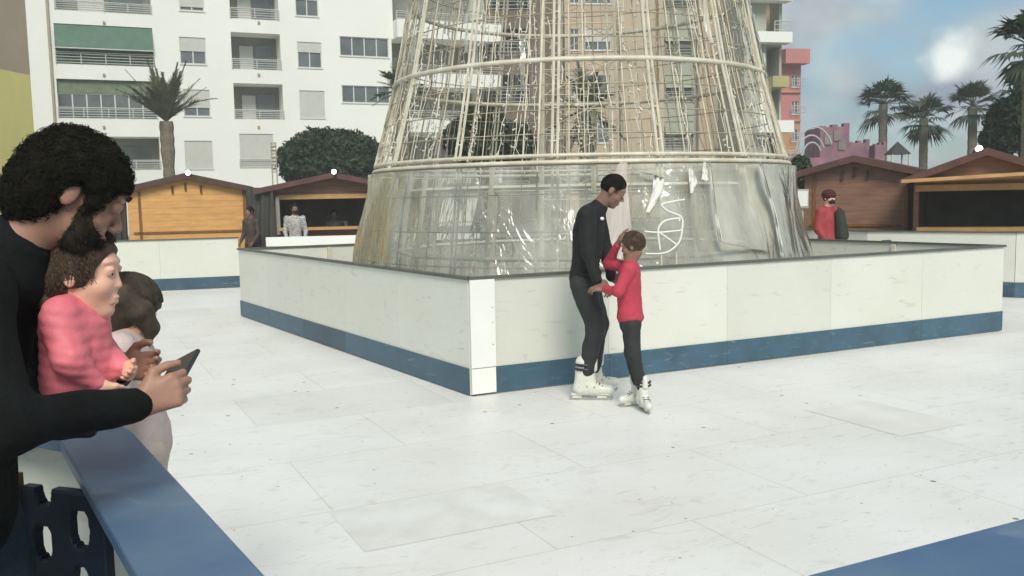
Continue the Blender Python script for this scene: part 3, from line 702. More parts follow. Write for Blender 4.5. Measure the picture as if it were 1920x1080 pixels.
# masts, hooped ballast frame in the middle
mb = MB()
for dx, dy in ((-.5, -.5), (.5, -.5), (.5, .5), (-.5, .5)): mb.tube([V(TX+dx, TY+dy, .04), V(TX+dx*.7, TY+dy*.7, TOPZ)], .018, 6)
for k in range(16):
    z = .3+k*.42; s_ = .5-.15*z/TOPZ; c4 = [V(TX+s_*x, TY+s_*y, z) for x, y in ((-1, -1), (1, -1), (1, 1), (-1, 1), (-1, -1))]; mb.tube(c4, .007, 4, caps=False)
    mb.tube([c4[0], c4[1]+V(0, 0, .4)], .006, 4); mb.tube([c4[2], c4[3]+V(0, 0, .4)], .006, 4)
mb.build('central_mast', m_metal, tree)
# upper white structural tubes seen through the lattice
# plastic film skirt: wrinkled sheet round the drum
NS, NZ = 420, 46; vs = []; fs = []
for j in range(NZ+1):
    z = .10+(1.90-.10)*j/NZ
    for i in range(NS):
        a = 2*math.pi*i/NS; p = mnoise.noise(Vector((math.sin(a)*5.5, math.cos(a)*5.5, z*1.1)))
        p2 = mnoise.noise(Vector((math.sin(a)*15+7, math.cos(a)*15, z*3.0)))
        p3 = mnoise.noise(Vector((math.sin(a)*40+3, math.cos(a)*40, z*2)))
        env = min(1, (j+1)/6)*min(1, (NZ-j+1)/6)
        vs.append(pt(a, z, .075+env*(.080*p+.014*p2+.002*p3)))
for j in range(NZ):
    for i in range(NS): fs.append((j*NS+i, j*NS+(i+1) % NS, (j+1)*NS+(i+1) % NS, (j+1)*NS+i))
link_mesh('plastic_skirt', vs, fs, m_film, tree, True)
# film patches / torn streamers hanging in the left and top bays
for k in range(46):
    mb = MB()
    a = random.choice([random.uniform(-2.2, -.9), random.uniform(-math.pi, math.pi), random.uniform(.9, 1.6)]); z0 = random.uniform(2.0, 4.2); z1 = z0+random.uniform(.5, 1.3); w = random.uniform(.006, .016)
    rows = []
    for t in np.linspace(0, 1, 7):
        z = z0+(z1-z0)*t; aa = a+random.gauss(0, .01); rows += [pt(aa-w, z, .01+random.gauss(0, .01)), pt(aa+w, z, .01+random.gauss(0, .01))]
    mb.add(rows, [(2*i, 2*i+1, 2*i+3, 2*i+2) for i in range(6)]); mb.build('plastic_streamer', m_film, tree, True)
# white folded sheets and a bright reflection on the drum's right, shaped as curled tubes
m_sheet = mat('white_plastic_sheet', (.78, .77, .72), .35, .05, 4); m_veil = mat('milky_plastic_sheet', (.70, .62, .58), .4, .06, 4); m_veil.node_tree.nodes['Principled BSDF'].inputs['Alpha'].default_value = .62
def on_drum(x, y, dr):
    Y = 9.0
    for _ in range(12):
        p = W(x, y, Y); rr = rad(min(max(p[2], 0), 1.9))+dr; q = rr*rr-(p[0]-TX)**2; Y = TY-math.sqrt(max(q, .02))
    return W(x, y, Y)
for path_, wd_ in ((((1170, 303), (1158, 360), (1160, 420), (1150, 482)), (6, 20, 24, 16)), (((1196, 322), (1236, 330), (1232, 362), (1214, 398)), (3, 10, 9, 3)), (((1296, 316), (1300, 340), (1296, 362)), (5, 8, 2)), (((1322, 304), (1322, 338)), (3, 7)), (((1330, 300), (1342, 400), (1352, 455), (1440, 470)), (2, 3, 4, 3)), (((1424, 302), (1452, 400), (1468, 480)), (3, 4, 4))):
    n = 24; P2 = np.array(path_, float); tt = np.linspace(0, len(P2)-1, n); xs = np.interp(tt, range(len(P2)), P2[:, 0]); ys = np.interp(tt, range(len(P2)), P2[:, 1]); ws = np.interp(tt, range(len(wd_)), wd_); vs = []; fs = []
    for i in range(n):
        for j in range(7):
            o_ = (j/6-.5)*2; vs.append(on_drum(xs[i]+o_*ws[i], ys[i]+(o_*ws[i]*.3), .16+.03*math.sin(j*2.1+i*.3)))
    for i in range(n-1):
        for j in range(6): fs.append((i*7+j, i*7+j+1, (i+1)*7+j+1, (i+1)*7+j))
    link_mesh('folded_sheet', vs, fs, m_veil if path_[0][0] == 1170 else m_sheet, tree, True)
fig = empty('reflection_outline', tuple(on_drum(1245, 440, .35)*V(1, 1, 0)+V(0, 0, .03)), 'curled white tube outline shaped after a bright reflection on the plastic drum', 'reflection outline')
def spl(pts, n=10):
    out = []; P3 = [pts[0]]+list(pts)+[pts[-1]]
    for i in range(1, len(P3)-2):
        p0, p1, p2, p3 = [np.array(q, float) for q in P3[i-1:i+3]]
        for t in np.linspace(0, 1, n, endpoint=False): out.append(.5*((2*p1)+(-p0+p2)*t+(2*p0-5*p1+4*p2-p3)*t*t+(-p0+3*p1-3*p2+p3)*t**3))
    return out+[np.array(pts[-1], float)]
for pts_ in (((1284, 374), (1262, 378), (1241, 384), (1252, 396), (1277, 407), (1279, 430), (1272, 456), (1248, 474), (1210, 476)), ((1275, 409), (1250, 413), (1238, 422), (1234, 436), (1238, 470)), ((1236, 436), (1256, 450), (1270, 460)), ((1208, 434), (1236, 436), (1278, 432))):
    mb = MB(); mb.tube([on_drum(p[0], p[1], .33) for p in spl(pts_)], .011, 6); mb.build('tube_outline', m_sheet, fig, True)
mb = MB()
for x_ in (1240, 1268): p = on_drum(x_, 472, .33); mb.tube([V(p[0], p[1], .03), p], .012, 5)
mb.build('stand', m_metal, fig)
# tattered fringe along the skirt foot
mb = MB()
for i in range(260):
    a = 2*math.pi*i/260; l = random.uniform(.12, .34); w = .007
    mb.add([pt(a-w, .08, .10), pt(a+w, .08, .10), pt(a+w*.6+random.gauss(0, .004), .08+l, .075), pt(a-w*.6, .08+l, .075)], [(0, 1, 2, 3)])
mb.build('fringe', m_bulb, tree)

# ================================================================== BUILDINGS
class Facade:
    def __init__(s, A, B, root):
        s.A = V(A[0], A[1], 0); s.B = V(B[0], B[1], 0); s.e = nz(s.B-s.A); s.L = np.linalg.norm(s.B-s.A)
        n = V(-s.e[1], s.e[0], 0); s.n = n if np.dot(n, CP-s.A) > 0 else -n; s.root = root; s.rects = []; s.m_aw = m_green
    def hit(s, x, y):
        d = ray(x, y); t = np.dot(s.A-CP, s.n)/np.dot(d, s.n); p = CP+d*t; return np.dot(p-s.A, s.e), p[2]
    def rect(s, x0, y0, x1, y1):
        ym, xm = (y0+y1)/2, (x0+x1)/2; return s.hit(x0, ym)[0], s.hit(x1, ym)[0], s.hit(xm, y1)[1], s.hit(xm, y0)[1]
    def P(s, u, z, d=0): return s.A+s.e*u+s.n*d+V(0, 0, z)      # d > 0 towards the viewer
    def slab(s, mb, u0, u1, z0, z1, d0, d1):
        return mb.obox(s.P((u0+u1)/2, (z0+z1)/2, (d0+d1)/2), s.e*(u1-u0)/2, s.n*(d1-d0)/2, V(0, 0, (z1-z0)/2))
    def wall(s, z1, holes, m, name='wall', u0=0, u1=None, z0=0, th=.25):
        u1 = u1 or s.L; us = sorted({u0, u1, *[h[0] for h in holes], *[h[1] for h in holes]}); zs = sorted({z0, z1, *[h[2] for h in holes], *[h[3] for h in holes]})
        us = [u for u in us if u0 <= u <= u1]; zs = [z for z in zs if z0 <= z <= z1]; mb = MB()
        for j in range(len(zs)-1):
            run = None
            for i in range(len(us)-1):
                cu_, cz = (us[i]+us[i+1])/2, (zs[j]+zs[j+1])/2
                inside = any(h[0] < cu_ < h[1] and h[2] < cz < h[3] for h in holes)
                if not inside: run = (run[0], us[i+1]) if run else (us[i], us[i+1])
                if (inside or i == len(us)-2) and run:
                    a, b = run; mb.add([s.P(a, zs[j]), s.P(b, zs[j]), s.P(b, zs[j+1]), s.P(a, zs[j+1])], [(0, 1, 2, 3)]); run = None
        for h in holes:   # reveals
            a, b, c, d = h[:4]; q = [(a, c), (b, c), (b, d), (a, d)]
            for k in range(4):
                p, r_ = q[k], q[(k+1) % 4]; mb.add([s.P(*p), s.P(*r_), s.P(*r_, -h[4]), s.P(*p, -h[4])], [(0, 1, 2, 3)])
        return mb.build(name, m, s.root)
    def back(s, D, z1, m, u0=0, u1=None):
        u1 = u1 or s.L; mb = MB(); a, b, c, d = s.P(u0, 0), s.P(u1, 0), s.P(u1, 0, -D), s.P(u0, 0, -D); up = V(0, 0, z1)
        mb.add([a, a+up, d+up, d], [(0, 1, 2, 3)]); mb.add([b, b+up, c+up, c], [(0, 1, 2, 3)]); mb.add([a+up, b+up, c+up, d+up], [(0, 1, 2, 3)]); mb.add([d, d+up, c+up, c], [(0, 1, 2, 3)])
        mb.build('side_walls', m, s.root)
    def window(s, r, kind='panes', n=2, shutter=.0, m_sh=None, label=None):
        a, b, c, d = r; w = MB(); t = .05
        dp = -.12
        zt = d-(d-c)*shutter
        for (x0, x1, z0, z1) in ((a, b, c, c+t), (a, b, d-t, d), (a, a+t, c+t, d-t), (b-t, b, c+t, d-t)): s.slab(w, x0, x1, z0, z1, dp, dp+.06)
        for k in range(1, n):
            u = a+(b-a)*k/n; s.slab(w, u-.03, u+.03, c+t, d-t, dp, dp+.05)
        fr_ = w.build('window', m_frame, s.root)
        if shutter < .98:
            p = MB(); p.add([s.P(a, c, dp+.015), s.P(b, c, dp+.015), s.P(b, d, dp+.015), s.P(a, d, dp+.015)], [(0, 1, 2, 3)]); p.build('pane', m_glass, fr_)
        if shutter > 0:
            p = MB(); s.slab(p, a+.01, b-.01, zt, d-.005, dp+.062, dp+.075); p.build('shutter', m_sh or m_shut, fr_)
        p = MB(); s.slab(p, a-.04, b+.04, c-.06, c, -.1, .05); p.build('sill', m_wsoft, fr_)
        return fr_
    def railing(s, a, b, z0, z1, d, parent, bars=4, post=1.3):
        mb = MB()
        for k in range(bars): z = z0+(z1-z0)*(k+.35)/bars; mb.tube([s.P(a, z, d), s.P(b, z, d)], .022, 4)
        mb.tube([s.P(a, z1, d), s.P(b, z1, d)], .03, 4); n = max(1, round((b-a)/post))
        for k in range(n+1): u = a+(b-a)*k/n; mb.tube([s.P(u, z0, d), s.P(u, z1, d)], .03, 4)
        return mb.build('railing', m_rail, parent)
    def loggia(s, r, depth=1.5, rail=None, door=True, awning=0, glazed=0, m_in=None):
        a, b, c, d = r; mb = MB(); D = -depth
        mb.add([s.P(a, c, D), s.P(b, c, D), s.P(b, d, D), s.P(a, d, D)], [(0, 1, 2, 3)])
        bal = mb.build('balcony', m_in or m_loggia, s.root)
        if door:
            p = MB(); u0 = a+(b-a)*.22; s.slab(p, u0, u0+(b-a)*.28, c+.02, d-.5, D+.01, D+.06); p.build('curtain', m_shut, bal)
            p = MB(); s.slab(p, u0+(b-a)*.33, u0+(b-a)*.70, c+.02, d-.45, D+.01, D+.05); p.build('door_pane', m_glass, bal)
        if glazed:
            p = MB()
            for k in range(glazed+1): u = a+(b-a)*k/glazed; s.slab(p, u-.03, u+.03, c, d-.7, -.3, -.24)
            s.slab(p, a, b, d-.75, d-.7, -.3, -.24); p.build('glazing_bars', m_frame, bal)
            p = MB(); p.add([s.P(a, c, -.27), s.P(b, c, -.27), s.P(b, d-.7, -.27), s.P(a, d-.7, -.27)], [(0, 1, 2, 3)]); p.build('pane', m_glass, bal)
            p = MB(); s.slab(p, a, b, d-.7, d-.02, -.26, -.2); p.build('blind', m_green2, bal)
        if awning:
            p = MB(); z0 = d-(d-c)*awning
            p.add([s.P(a, d-.02, -.05), s.P(b, d-.02, -.05), s.P(b, z0, .28), s.P(a, z0, .28), s.P(a, d, -.09), s.P(b, d, -.09), s.P(b, z0, .25), s.P(a, z0, .25)], [(0, 1, 2, 3), (4, 5, 6, 7)]); aw = p.build('awning', s.m_aw, bal)
            p = MB(); p.tube([s.P(a, z0, .27), s.P(b, z0, .27)], .035, 6); p.build('front_bar', m_rail, aw)
            p = MB(); s.slab(p, a, b, c+.02, z0-.02, -.5, -.46); p.build('blind', s.m_aw, bal)
        if rail: s.railing(a, b, rail[0], rail[1], .05, bal)
        return bal

# --- white apartment block
A = ((36-960)/FPX*47.2, 47.0); B = ((906-960)/FPX*57, 57)
rt = empty('apartment_building', (*A, 0), 'white apartment block with green awnings and recessed balconies on the left', 'building')
Fa = Facade(A, B, rt); holes = []; todo = []
def H_(x0, y0, x1, y1, depth): r = Fa.rect(x0, y0, x1, y1); holes.append((*r, depth)); return r
lg = [((100, -75, 281, 22), 5, 0, 0, 1), ((103, 48, 287, 122), 100, .62, 0, 0), ((108, 150, 293, 222), 203, 0, 7, 0), ((113, 256, 300, 318), 301, 0, 0, 1),
      ((430, -40, 521, 36), 17, 0, 0, 1), ((434, 62, 526, 130), 112, 0, 0, 1), ((439, 157, 531, 223), 207, 0, 0, 1)]
for (x0, y0, x1, y1), yr, aw, gl, dr in lg:
    r = H_(x0, y0, x1, y1, 1.5); zr = Fa.hit((x0+x1)/2, yr)[1]
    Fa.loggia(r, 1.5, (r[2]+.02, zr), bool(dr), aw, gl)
win = [((335, -50, 381, 20), .9, 2), ((337, 70, 386, 120), .52, 2), ((344, 168, 394, 218), .68, 2), ((347, 264, 399, 316), 1, 1),
       ((553, -45, 596, 30), .6, 2), ((558, 79, 603, 127), .4, 2), ((562, 170, 609, 221), 1, 1), ((450, 251, 513, 312), .98, 1),
       ((637, 70, 729, 106), 0, 4), ((641, 161, 731, 193), 0, 4)]
for q, sh, n in win: r = H_(*q, .14); Fa.window(r, n=n, shutter=sh)
r = Fa.rect(450, 298, 513, 312); Fa.railing(r[0], r[1], r[2], r[3], .08, rt, 3)
# projecting balconies at the right-hand end
for (yo0, yo1, yp1) in ((-60, 45, 78), (78, 141, 167), (168, 225, 250), (255, 330, 345)):
    r = H_(735, yo0, 905, yo1, 1.3); bal = Fa.loggia(r, 1.3, None, False)
    p = MB(); z0, z1 = Fa.hit(820, yp1)[1], Fa.hit(820, yo1)[1]; Fa.slab(p, r[0], r[1]+.9, z0, z1, .001, .9); p.build('parapet', m_white, bal)
    Fa.railing(r[0], r[1]+.9, z1, z1+.45, .85, bal, 3)
Fa.wall(19, holes, m_white); Fa.back(14, 19, m_white)
p = MB(); u = Fa.hit(98, 150)[0]; p.tube([Fa.P(u, .1, .08), Fa.P(u, 18.5, .08)], .07, 6); p.build('downpipe', m_metald, rt)
for yy in (42, 140, 238):
    for xx in (195, 485):
        u, z = Fa.hit(xx, yy); p = MB(); Fa.slab(p, u-.06, u+.06, z-.06, z+.06, .005, .10); p.build('vent', m_metald, rt)
# string courses (floor lines)
# --- yellow and tan block at the far left
c1 = V(W(58, 160, 30)[0], 30, 0); dN = nz(V(-.12, -1, 0)); A = c1+dN*14
rt = empty('apartment_building', (*c1[:2], 0), 'yellow and tan building side at the left edge of the picture', 'building')
Fy = Facade(A, c1, rt); zy = Fy.hit(52, 140)[1]; z2 = 17
r = (Fy.L-4.5, Fy.L-3.2, 8.6, 10.2)
Fy.wall(zy, [], m_yellow, 'lower_wall'); Fy.wall(z2, [(*r, .14)], m_tanw, 'upper_wall', z0=zy); Fy.window(r, n=2); Fy.back(8, z2, m_tanw)
# --- brown/beige block seen through the cone
A = (908-960)/FPX*58, 58; B = (1437-960)/FPX*60, 60
rt = empty('apartment_building', (*A, 0), 'brown and beige apartment block seen through the wire cone tree', 'building')
Fb = Facade(A, B, rt); Fb.m_aw = mat('pale_olive_awning', (.30, .33, .24), .7, .1, 3); bands = [(905, 1000, m_brown), (1000, 1062, m_brown), (1062, 1165, m_tanw), (1165, 1236, m_beige), (1236, 1310, m_grey), (1310, 1345, m_tanw), (1345, 1437, m_grey)]
us_ = [0]+[Fb.hit(b_[0], 150)[0] for b_ in bands[1:]]+[Fb.L]
allh = [[] for _ in bands]
for fl_ in range(6):
    y0 = -120+fl_*87
    for bi, (x0, x1, w_) in ((0, (912, 992, 0)), (2, (1068, 1086, 1)), (2, (1096, 1146, 1)), (4, (1246, 1300, 2)), (6, (1352, 1380, 1)), (6, (1395, 1428, 1))):
        r = Fb.rect(x0, y0, x1, y0+(52 if w_ != 1 else 40))
        if w_ == 0: allh[bi].append((*r, 2.0)); Fb.loggia(r, 2.0, (r[2], r[2]+.9), False, m_in=m_dark)
        elif w_ == 1: allh[bi].append((*r, .14)); Fb.window(r, n=2, shutter=random.choice((0, .3, .6)))
        else:
            allh[bi].append((*r, 1.5)); bal = Fb.loggia(r, 1.5, (r[2], r[2]+.7), True, .45)
for i, b_ in enumerate(bands):
    Fb.wall(18.5, allh[i], b_[2], 'wall', u0=us_[i], u1=us_[i+1])
p = MB()
for xx in (1062, 1165, 1236, 1310):
    u = Fb.hit(xx, 150)[0]; Fb.slab(p, u-.16, u+.16, 0, 18.4, .002, .5)
p.build('pilasters', m_beige, rt)
Fb.back(12, 18.5, m_tanw)
# corner with white balconies, right of the cone
A = (1395-960)/FPX*56, 56; B = (1472-960)/FPX*56.5, 56.5
rt = empty('apartment_building', (*A, 0), 'pale building corner with white balcony slabs right of the wire cone', 'building')
Fc = Facade(A, ((1464-960)/FPX*56.5, 56.5), rt); hh = []
for y0, y1 in ((-30, 60), (88, 145), (167, 226), (250, 320)):
    r = Fc.rect(1437, y0, 1461, y1); hh.append((*r, 1.2)); Fc.loggia(r, 1.2, None, False, 0, 0, m_in=m_loggia if y0 > 0 else m_tanw)
Fc.wall(14.9, hh, m_grey); Fc.back(9, 14.9, m_grey)
for y0, y1, x0, x1, mm in ((64, 84, 1408, 1472, m_white), (228, 250, 1412, 1475, m_white), (-6, 6, 1392, 1473, m_white), (146, 166, 1436, 1466, m_olive), (100, 228, 1424, 1433, m_white)):
    r = Fc.rect(x0, y0, x1, y1); p = MB(); Fc.slab(p, r[0], r[1], r[2], r[3], .003, .9 if x1 > 1440 else .12); p.build('balcony_slab', mm, rt)
r = Fc.rect(1440, 45, 1470, 64); Fc.railing(*r, .85, rt, 2)
r = Fc.rect(1455, 285, 1482, 312); Fc.railing(*r, .9, rt, 5, .5)
# --- pink and orange block
A = (1466-960)/FPX*66, 66; B = (1508-960)/FPX*66.5, 66.5
rt = empty('apartment_building', (*A, 0), 'slim pink and orange apartment block beside the open sky', 'building')
Fp = Facade(((1462-960)/FPX*66, 66), ((1500-960)/FPX*66.3, 66.3), rt)
zt = Fp.hit(1480, 97)[1]; zm = Fp.hit(1480, 228)[1]
hh1 = [Fp.rect(1484, 140, 1497, 163), Fp.rect(1484, 190, 1497, 214)]; hh2 = [Fp.rect(1484, 243, 1497, 265)]
Fp.wall(zt, [(*q, .14) for q in hh1], m_pink, 'upper_wall', z0=zm); Fp.wall(zm, [(*q, .14) for q in hh2], m_orange, 'lower_wall'); Fp.back(10, zt, m_pink)
for q in hh1+hh2:
    w_ = Fp.window(q, n=2); Fp.railing(q[0]-.1, q[1]+.35, q[2], q[2]+.55, .35, rt, 2, .5)
r = Fp.rect(1462, 95, 1507, 122); p = MB(); Fp.slab(p, *r, .003, .9); p.build('parapet', m_pink, rt)
p = MB()
for yy in (172, 226, 288): r = Fp.rect(1462, yy-2, 1500, yy+2); Fp.slab(p, *r, .003, .15)
p.build('string_course', m_orange, rt)

# ================================================================== KIOSKS
def kiosk(label, a, b, depth, ez, rz, wallm, roofm, opening=None, lamp=None, over=.28, flap=None, beam=m_beam, peak=.5):
    a, b = V(*a[:2], 0), V(*b[:2], 0); e = b-a; Lg = np.linalg.norm(e); e /= Lg; n = V(-e[1], e[0], 0)
    if n[1] < 0: n = -n            # n points away from the viewer
    r = empty('market_kiosk', tuple(a), label, 'kiosk'); T = lambda u, v, z: a+e*u+n*v+V(0, 0, z)
    pk = Lg*peak; zr = lambda u: ez+(rz-ez)*(u/pk if u < pk else (Lg-u)/(Lg-pk))
    mb = MB(); th = .05
    if opening is None:
        mb.add([T(0, 0, 0), T(Lg, 0, 0), T(Lg, 0, ez), T(pk, 0, rz), T(0, 0, ez)], [(0, 1, 2, 3, 4)])
    else:
        u0, u1, z0, z1 = opening
        mb.add([T(0, 0, 0), T(Lg, 0, 0), T(Lg, 0, z0), T(0, 0, z0)], [(0, 1, 2, 3)]); mb.add([T(0, 0, z0), T(u0, 0, z0), T(u0, 0, z1), T(0, 0, z1)], [(0, 1, 2, 3)])
        mb.add([T(u1, 0, z0), T(Lg, 0, z0), T(Lg, 0, z1), T(u1, 0, z1)], [(0, 1, 2, 3)]); mb.add([T(0, 0, z1), T(Lg, 0, z1), T(Lg, 0, ez), T(pk, 0, rz), T(0, 0, ez)], [(0, 1, 2, 3, 4)])
    mb.build('front_wall', wallm, r)
    mb = MB()
    for u in (0, Lg): mb.add([T(u, 0, 0), T(u, depth, 0), T(u, depth, ez), T(u, 0, ez)], [(0, 1, 2, 3)])
    mb.add([T(0, depth, 0), T(Lg, depth, 0), T(Lg, depth, ez), T(pk, depth, rz), T(0, depth, ez)], [(0, 1, 2, 3, 4)]); mb.build('side_walls', wallm, r)
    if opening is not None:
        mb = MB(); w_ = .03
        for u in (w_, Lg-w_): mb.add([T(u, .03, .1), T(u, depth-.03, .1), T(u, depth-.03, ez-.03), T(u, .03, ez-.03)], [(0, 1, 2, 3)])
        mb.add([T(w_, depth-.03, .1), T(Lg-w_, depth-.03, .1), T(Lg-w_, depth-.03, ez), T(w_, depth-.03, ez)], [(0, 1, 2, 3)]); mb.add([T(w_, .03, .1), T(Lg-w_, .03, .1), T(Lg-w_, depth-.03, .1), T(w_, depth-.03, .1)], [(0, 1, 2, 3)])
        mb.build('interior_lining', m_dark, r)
        mb = MB(); mb.obox(T((u0+u1)/2, -.1, z0), e*(u1-u0)/2, n*.2, V(0, 0, .03)); mb.build('counter', beam, r)
        mb = MB(); mb.obox(T((u0+u1)/2, -.03, z1+.045), e*((u1-u0)/2+.05), n*.03, V(0, 0, .05)); mb.build('lintel', beam, r)
    # roof: two slabs with overhang
    mb = MB(); sl = (rz-ez)/pk; sr = (rz-ez)/(Lg-pk); zl = ez-sl*over; zr_ = ez-sr*over; o2 = over
    for (u0_, z0_, u1_, z1_) in ((-over, zl, pk, rz), (pk, rz, Lg+over, zr_)):
        q = [T(u0_, -o2, z0_), T(u1_, -o2, z1_), T(u1_, depth+.1, z1_), T(u0_, depth+.1, z0_)]
        lo_ = [p_+V(0, 0, .01) for p_ in q]; hi_ = [p_+V(0, 0, .085) for p_ in q]
        mb.add(lo_+hi_, [(3, 2, 1, 0), (4, 5, 6, 7), (0, 1, 5, 4), (1, 2, 6, 5), (2, 3, 7, 6), (3, 0, 4, 7)])
    rf = mb.build('roof', roofm, r)
    mb = MB()
    for (u0_, z0_, u1_, z1_) in ((-over, zl, pk, rz), (pk, rz, Lg+over, zr_)):
        for z_off in (0,):
            p0, p1 = T(u0_, -o2-.015, z0_+.02), T(u1_, -o2-.015, z1_+.02); mb.add([p0-V(0, 0, .05), p1-V(0, 0, .05), p1+V(0, 0, .06), p0+V(0, 0, .06)], [(0, 1, 2, 3)])
    mb.build('fascia', roofm, rf)
    if opening is None:
        for u in (Lg*.38, Lg*.49, Lg*.62): mb = MB(); mb.obox(T(u, -.03, zr(u)-.20), e*.02, n*.02, V(0, 0, .08)); mb.build('bracket', m_roof, r)
        mb = MB()
        for u in (.10*Lg, .985*Lg): mb.obox(T(u, -.012, ez*.5), e*.028, n*.010, V(0, 0, ez*.5-.02))
        mb.obox(T(Lg/2, -.012, 1.0), e*(Lg/2-.1), n*.010, V(0, 0, .025))
        mb.build('cover_strips', m_postw, r)
    if flap:
        p0, p1, q1, q0 = flap; mb = MB(); up = V(0, 0, .05); mb.add([p0, p1, q1, q0, p0+up, p1+up, q1+up, q0+up], [(0, 1, 2, 3), (7, 6, 5, 4), (0, 4, 5, 1), (1, 5, 6, 2), (2, 6, 7, 3), (3, 7, 4, 0)])
        mb.build('raised_flap', beam, r)
    if lamp is not None:
        l_ = MB(); l_.ball(lamp, .05, 16, 10); lo_ = l_.build('lamp', m_lampglow, r, True)
        l_ = MB(); l_.tube([lamp+V(0, .05, -.01), lamp+V(0, .16, -.06)], [.05, .03], 8); l_.build('lamp_holder', m_black, lo_)
    return r
D1 = 19.6
k1 = kiosk('closed orange pine kiosk with brown gable roof and lit lamp', W(240, 400, D1), W(462, 400, D1+.6), 2.4, W(232, 358, D1)[2], W(352, 331, D1)[2], m_wood, m_roof, lamp=W(352, 324, D1-.35), over=.16)
D2 = 20.0
a2, b2 = W(512, 400, D2), W(742, 400, D2+.4); e2_ = nz(b2-a2); L2_ = np.linalg.norm((b2-a2)[:2])
k2 = kiosk('open dark fronted kiosk with raised pine beam left of the cone tree', a2, b2, 2.4, W(500, 356, D2)[2], W(626, 331, D2)[2], m_wood_red, m_roof2, opening=(.15, L2_-.12, 1.02, W(620, 372, D2)[2]), lamp=W(626, 322, D2-.35), over=.34)
D3 = 16.6
k3 = kiosk('closed red brown kiosk with dark roof behind the person in red', W(1508, 400, D3), W(1702, 400, D3-.9), 2.6, W(1520, 327, D3)[2], W(1640, 300, D3-.5)[2], m_wood_red, m_roof2, over=.2)
D4 = 14.6
a4, b4 = W(1712, 400, D4), W(1995, 400, D4-1.0); L4_ = np.linalg.norm((b4-a4)[:2])
k4 = kiosk('open dark kiosk with long pale raised flap at the right edge', a4, b4, 2.4, W(1712, 338, D4)[2], W(1850, 288, D4-.5)[2], m_wood_red, m_roof2, opening=(.08, L4_-.1, .98, W(1800, 350, D4)[2]-.06), lamp=W(1836, 279, D4-.4), over=.2,
           flap=(W(1690, 343, D4-.7), W(2000, 324, D4-1.7), W(2000, 332, D4-.95), W(1716, 341, D4)))
# curtain between the two left kiosks
def cloth_sheet(name, label, a, b, z0, z1, m, waves=9, amp=.04, cat='curtain'):
    a, b = V(*a[:2], 0), V(*b[:2], 0); e = nz(b-a); Lg = np.linalg.norm(b-a); n = V(-e[1], e[0], 0); nu, nv = 60, 12; vs = []; fs = []
    for s_ in (0, 1):
        for j in range(nv+1):
            for i in range(nu+1):
                u = i/nu; z = z0+(z1-z0)*j/nv; d = amp*math.sin(u*waves*6.28+1.2*math.sin(z*2))*(1.2-.5*j/nv)
                vs.append(a+e*u*Lg+n*(d+s_*.012)+V(0, 0, z))
    K = (nu+1)*(nv+1)
    for j in range(nv):
        for i in range(nu):
            q = (j*(nu+1)+i, j*(nu+1)+i+1, (j+1)*(nu+1)+i+1, (j+1)*(nu+1)+i); fs.append(q); fs.append(tuple(K+x for x in reversed(q)))
    o = link_mesh(name, vs, fs, m, None, True); return tag(o, label, cat)
m_tarp = mat('dark_tarpaulin', (.06, .058, .052), .7, .2, 3)
cloth_sheet('tarpaulin', 'dark tarpaulin hanging in the gap between the two left kiosks', W(464, 400, D2-.2), W(514, 400, D2-.3), .3, W(490, 352, D2)[2], m_tarp, 3)
cloth_sheet('tarpaulin', 'brownish tarpaulin at the left side of the orange kiosk', W(205, 400, D1), W(238, 400, D1+.2), .05, W(220, 360, D1)[2]-.05, m_tarp, 3)
cloth_sheet('pale_curtain', 'narrow pale curtain tied at the open kiosk edge', W(517, 400, D2-.12), W(524, 400, D2-.14), .9, W(520, 368, D2)[2], m_patt if False else mat('pale_cloth', (.35, .34, .30), .8, .1, 5), 2, .015)

# ================================================================== VEGETATION
def leaf_crown(name, lobes, nleaf, size, m, parent, seed=1, flat=.8):
    gg = np.random.default_rng(seed); vs = []; fs = []; k = 0; wts = np.array([l[1][0]*l[1][1] for l in lobes]); wts = wts/wts.sum()
    for i in range(nleaf):
        l = lobes[gg.choice(len(lobes), p=wts)]; d = gg.normal(size=3); d /= np.linalg.norm(d); r = gg.uniform(.55, 1.0)**.5*(1+.10*math.sin(d[0]*9+d[1]*7+d[2]*11))
        if gg.random() < .03: r *= 1.08
        p = V(*l[0])+d*V(*l[1])*r; a = gg.normal(size=3); a /= np.linalg.norm(a); b = np.cross(a, gg.normal(size=3)); b /= np.linalg.norm(b)+1e-9
        s_ = size*gg.uniform(.6, 1.4); vs += [p-a*s_, p+b*s_*.4, p+a*s_, p-b*s_*.4]; fs.append((k, k+1, k+2, k+3)); k += 4
    return link_mesh(name, vs, fs, m, parent)
def tree_at(name, label, cat, base, lobes, nleaf, size, m, trunk_r=.18, seed=1, group=None, top=None):
    r = empty(name, (*base[:2], 0), label, cat, group); c = np.mean([l[0] for l in lobes], 0)
    leaf_crown('crown', lobes, nleaf, size, m, r, seed); mb = MB()
    tp = V(c[0], c[1], c[2] if top is None else top); bs = V(*base[:2], 0)
    mb.tube([bs, bs*.5+tp*.5+V(.05, 0, 0), tp], [trunk_r, trunk_r*.8, trunk_r*.5], 8)
    for l in lobes[:6]: mb.tube([bs*.45+tp*.55, V(*l[0])], [trunk_r*.5, trunk_r*.15], 5)
    mb.build('trunk', m_bark, r, True); return r
DT = 34
c0 = W(620, 298, DT); sx = DT/FPX
lob = [((c0[0]+dx*sx, DT+random.uniform(-.6, .6), c0[2]+dz*sx), (rx*sx, rx*sx*.9, rz*sx)) for dx, dz, rx, rz in ((0, 8, 62, 46), (-52, -4, 44, 42), (52, -2, 44, 44), (-20, 14, 50, 40), (25, 14, 50, 40), (0, -18, 70, 30), (-70, -20, 26, 28), (72, -20, 26, 28))]
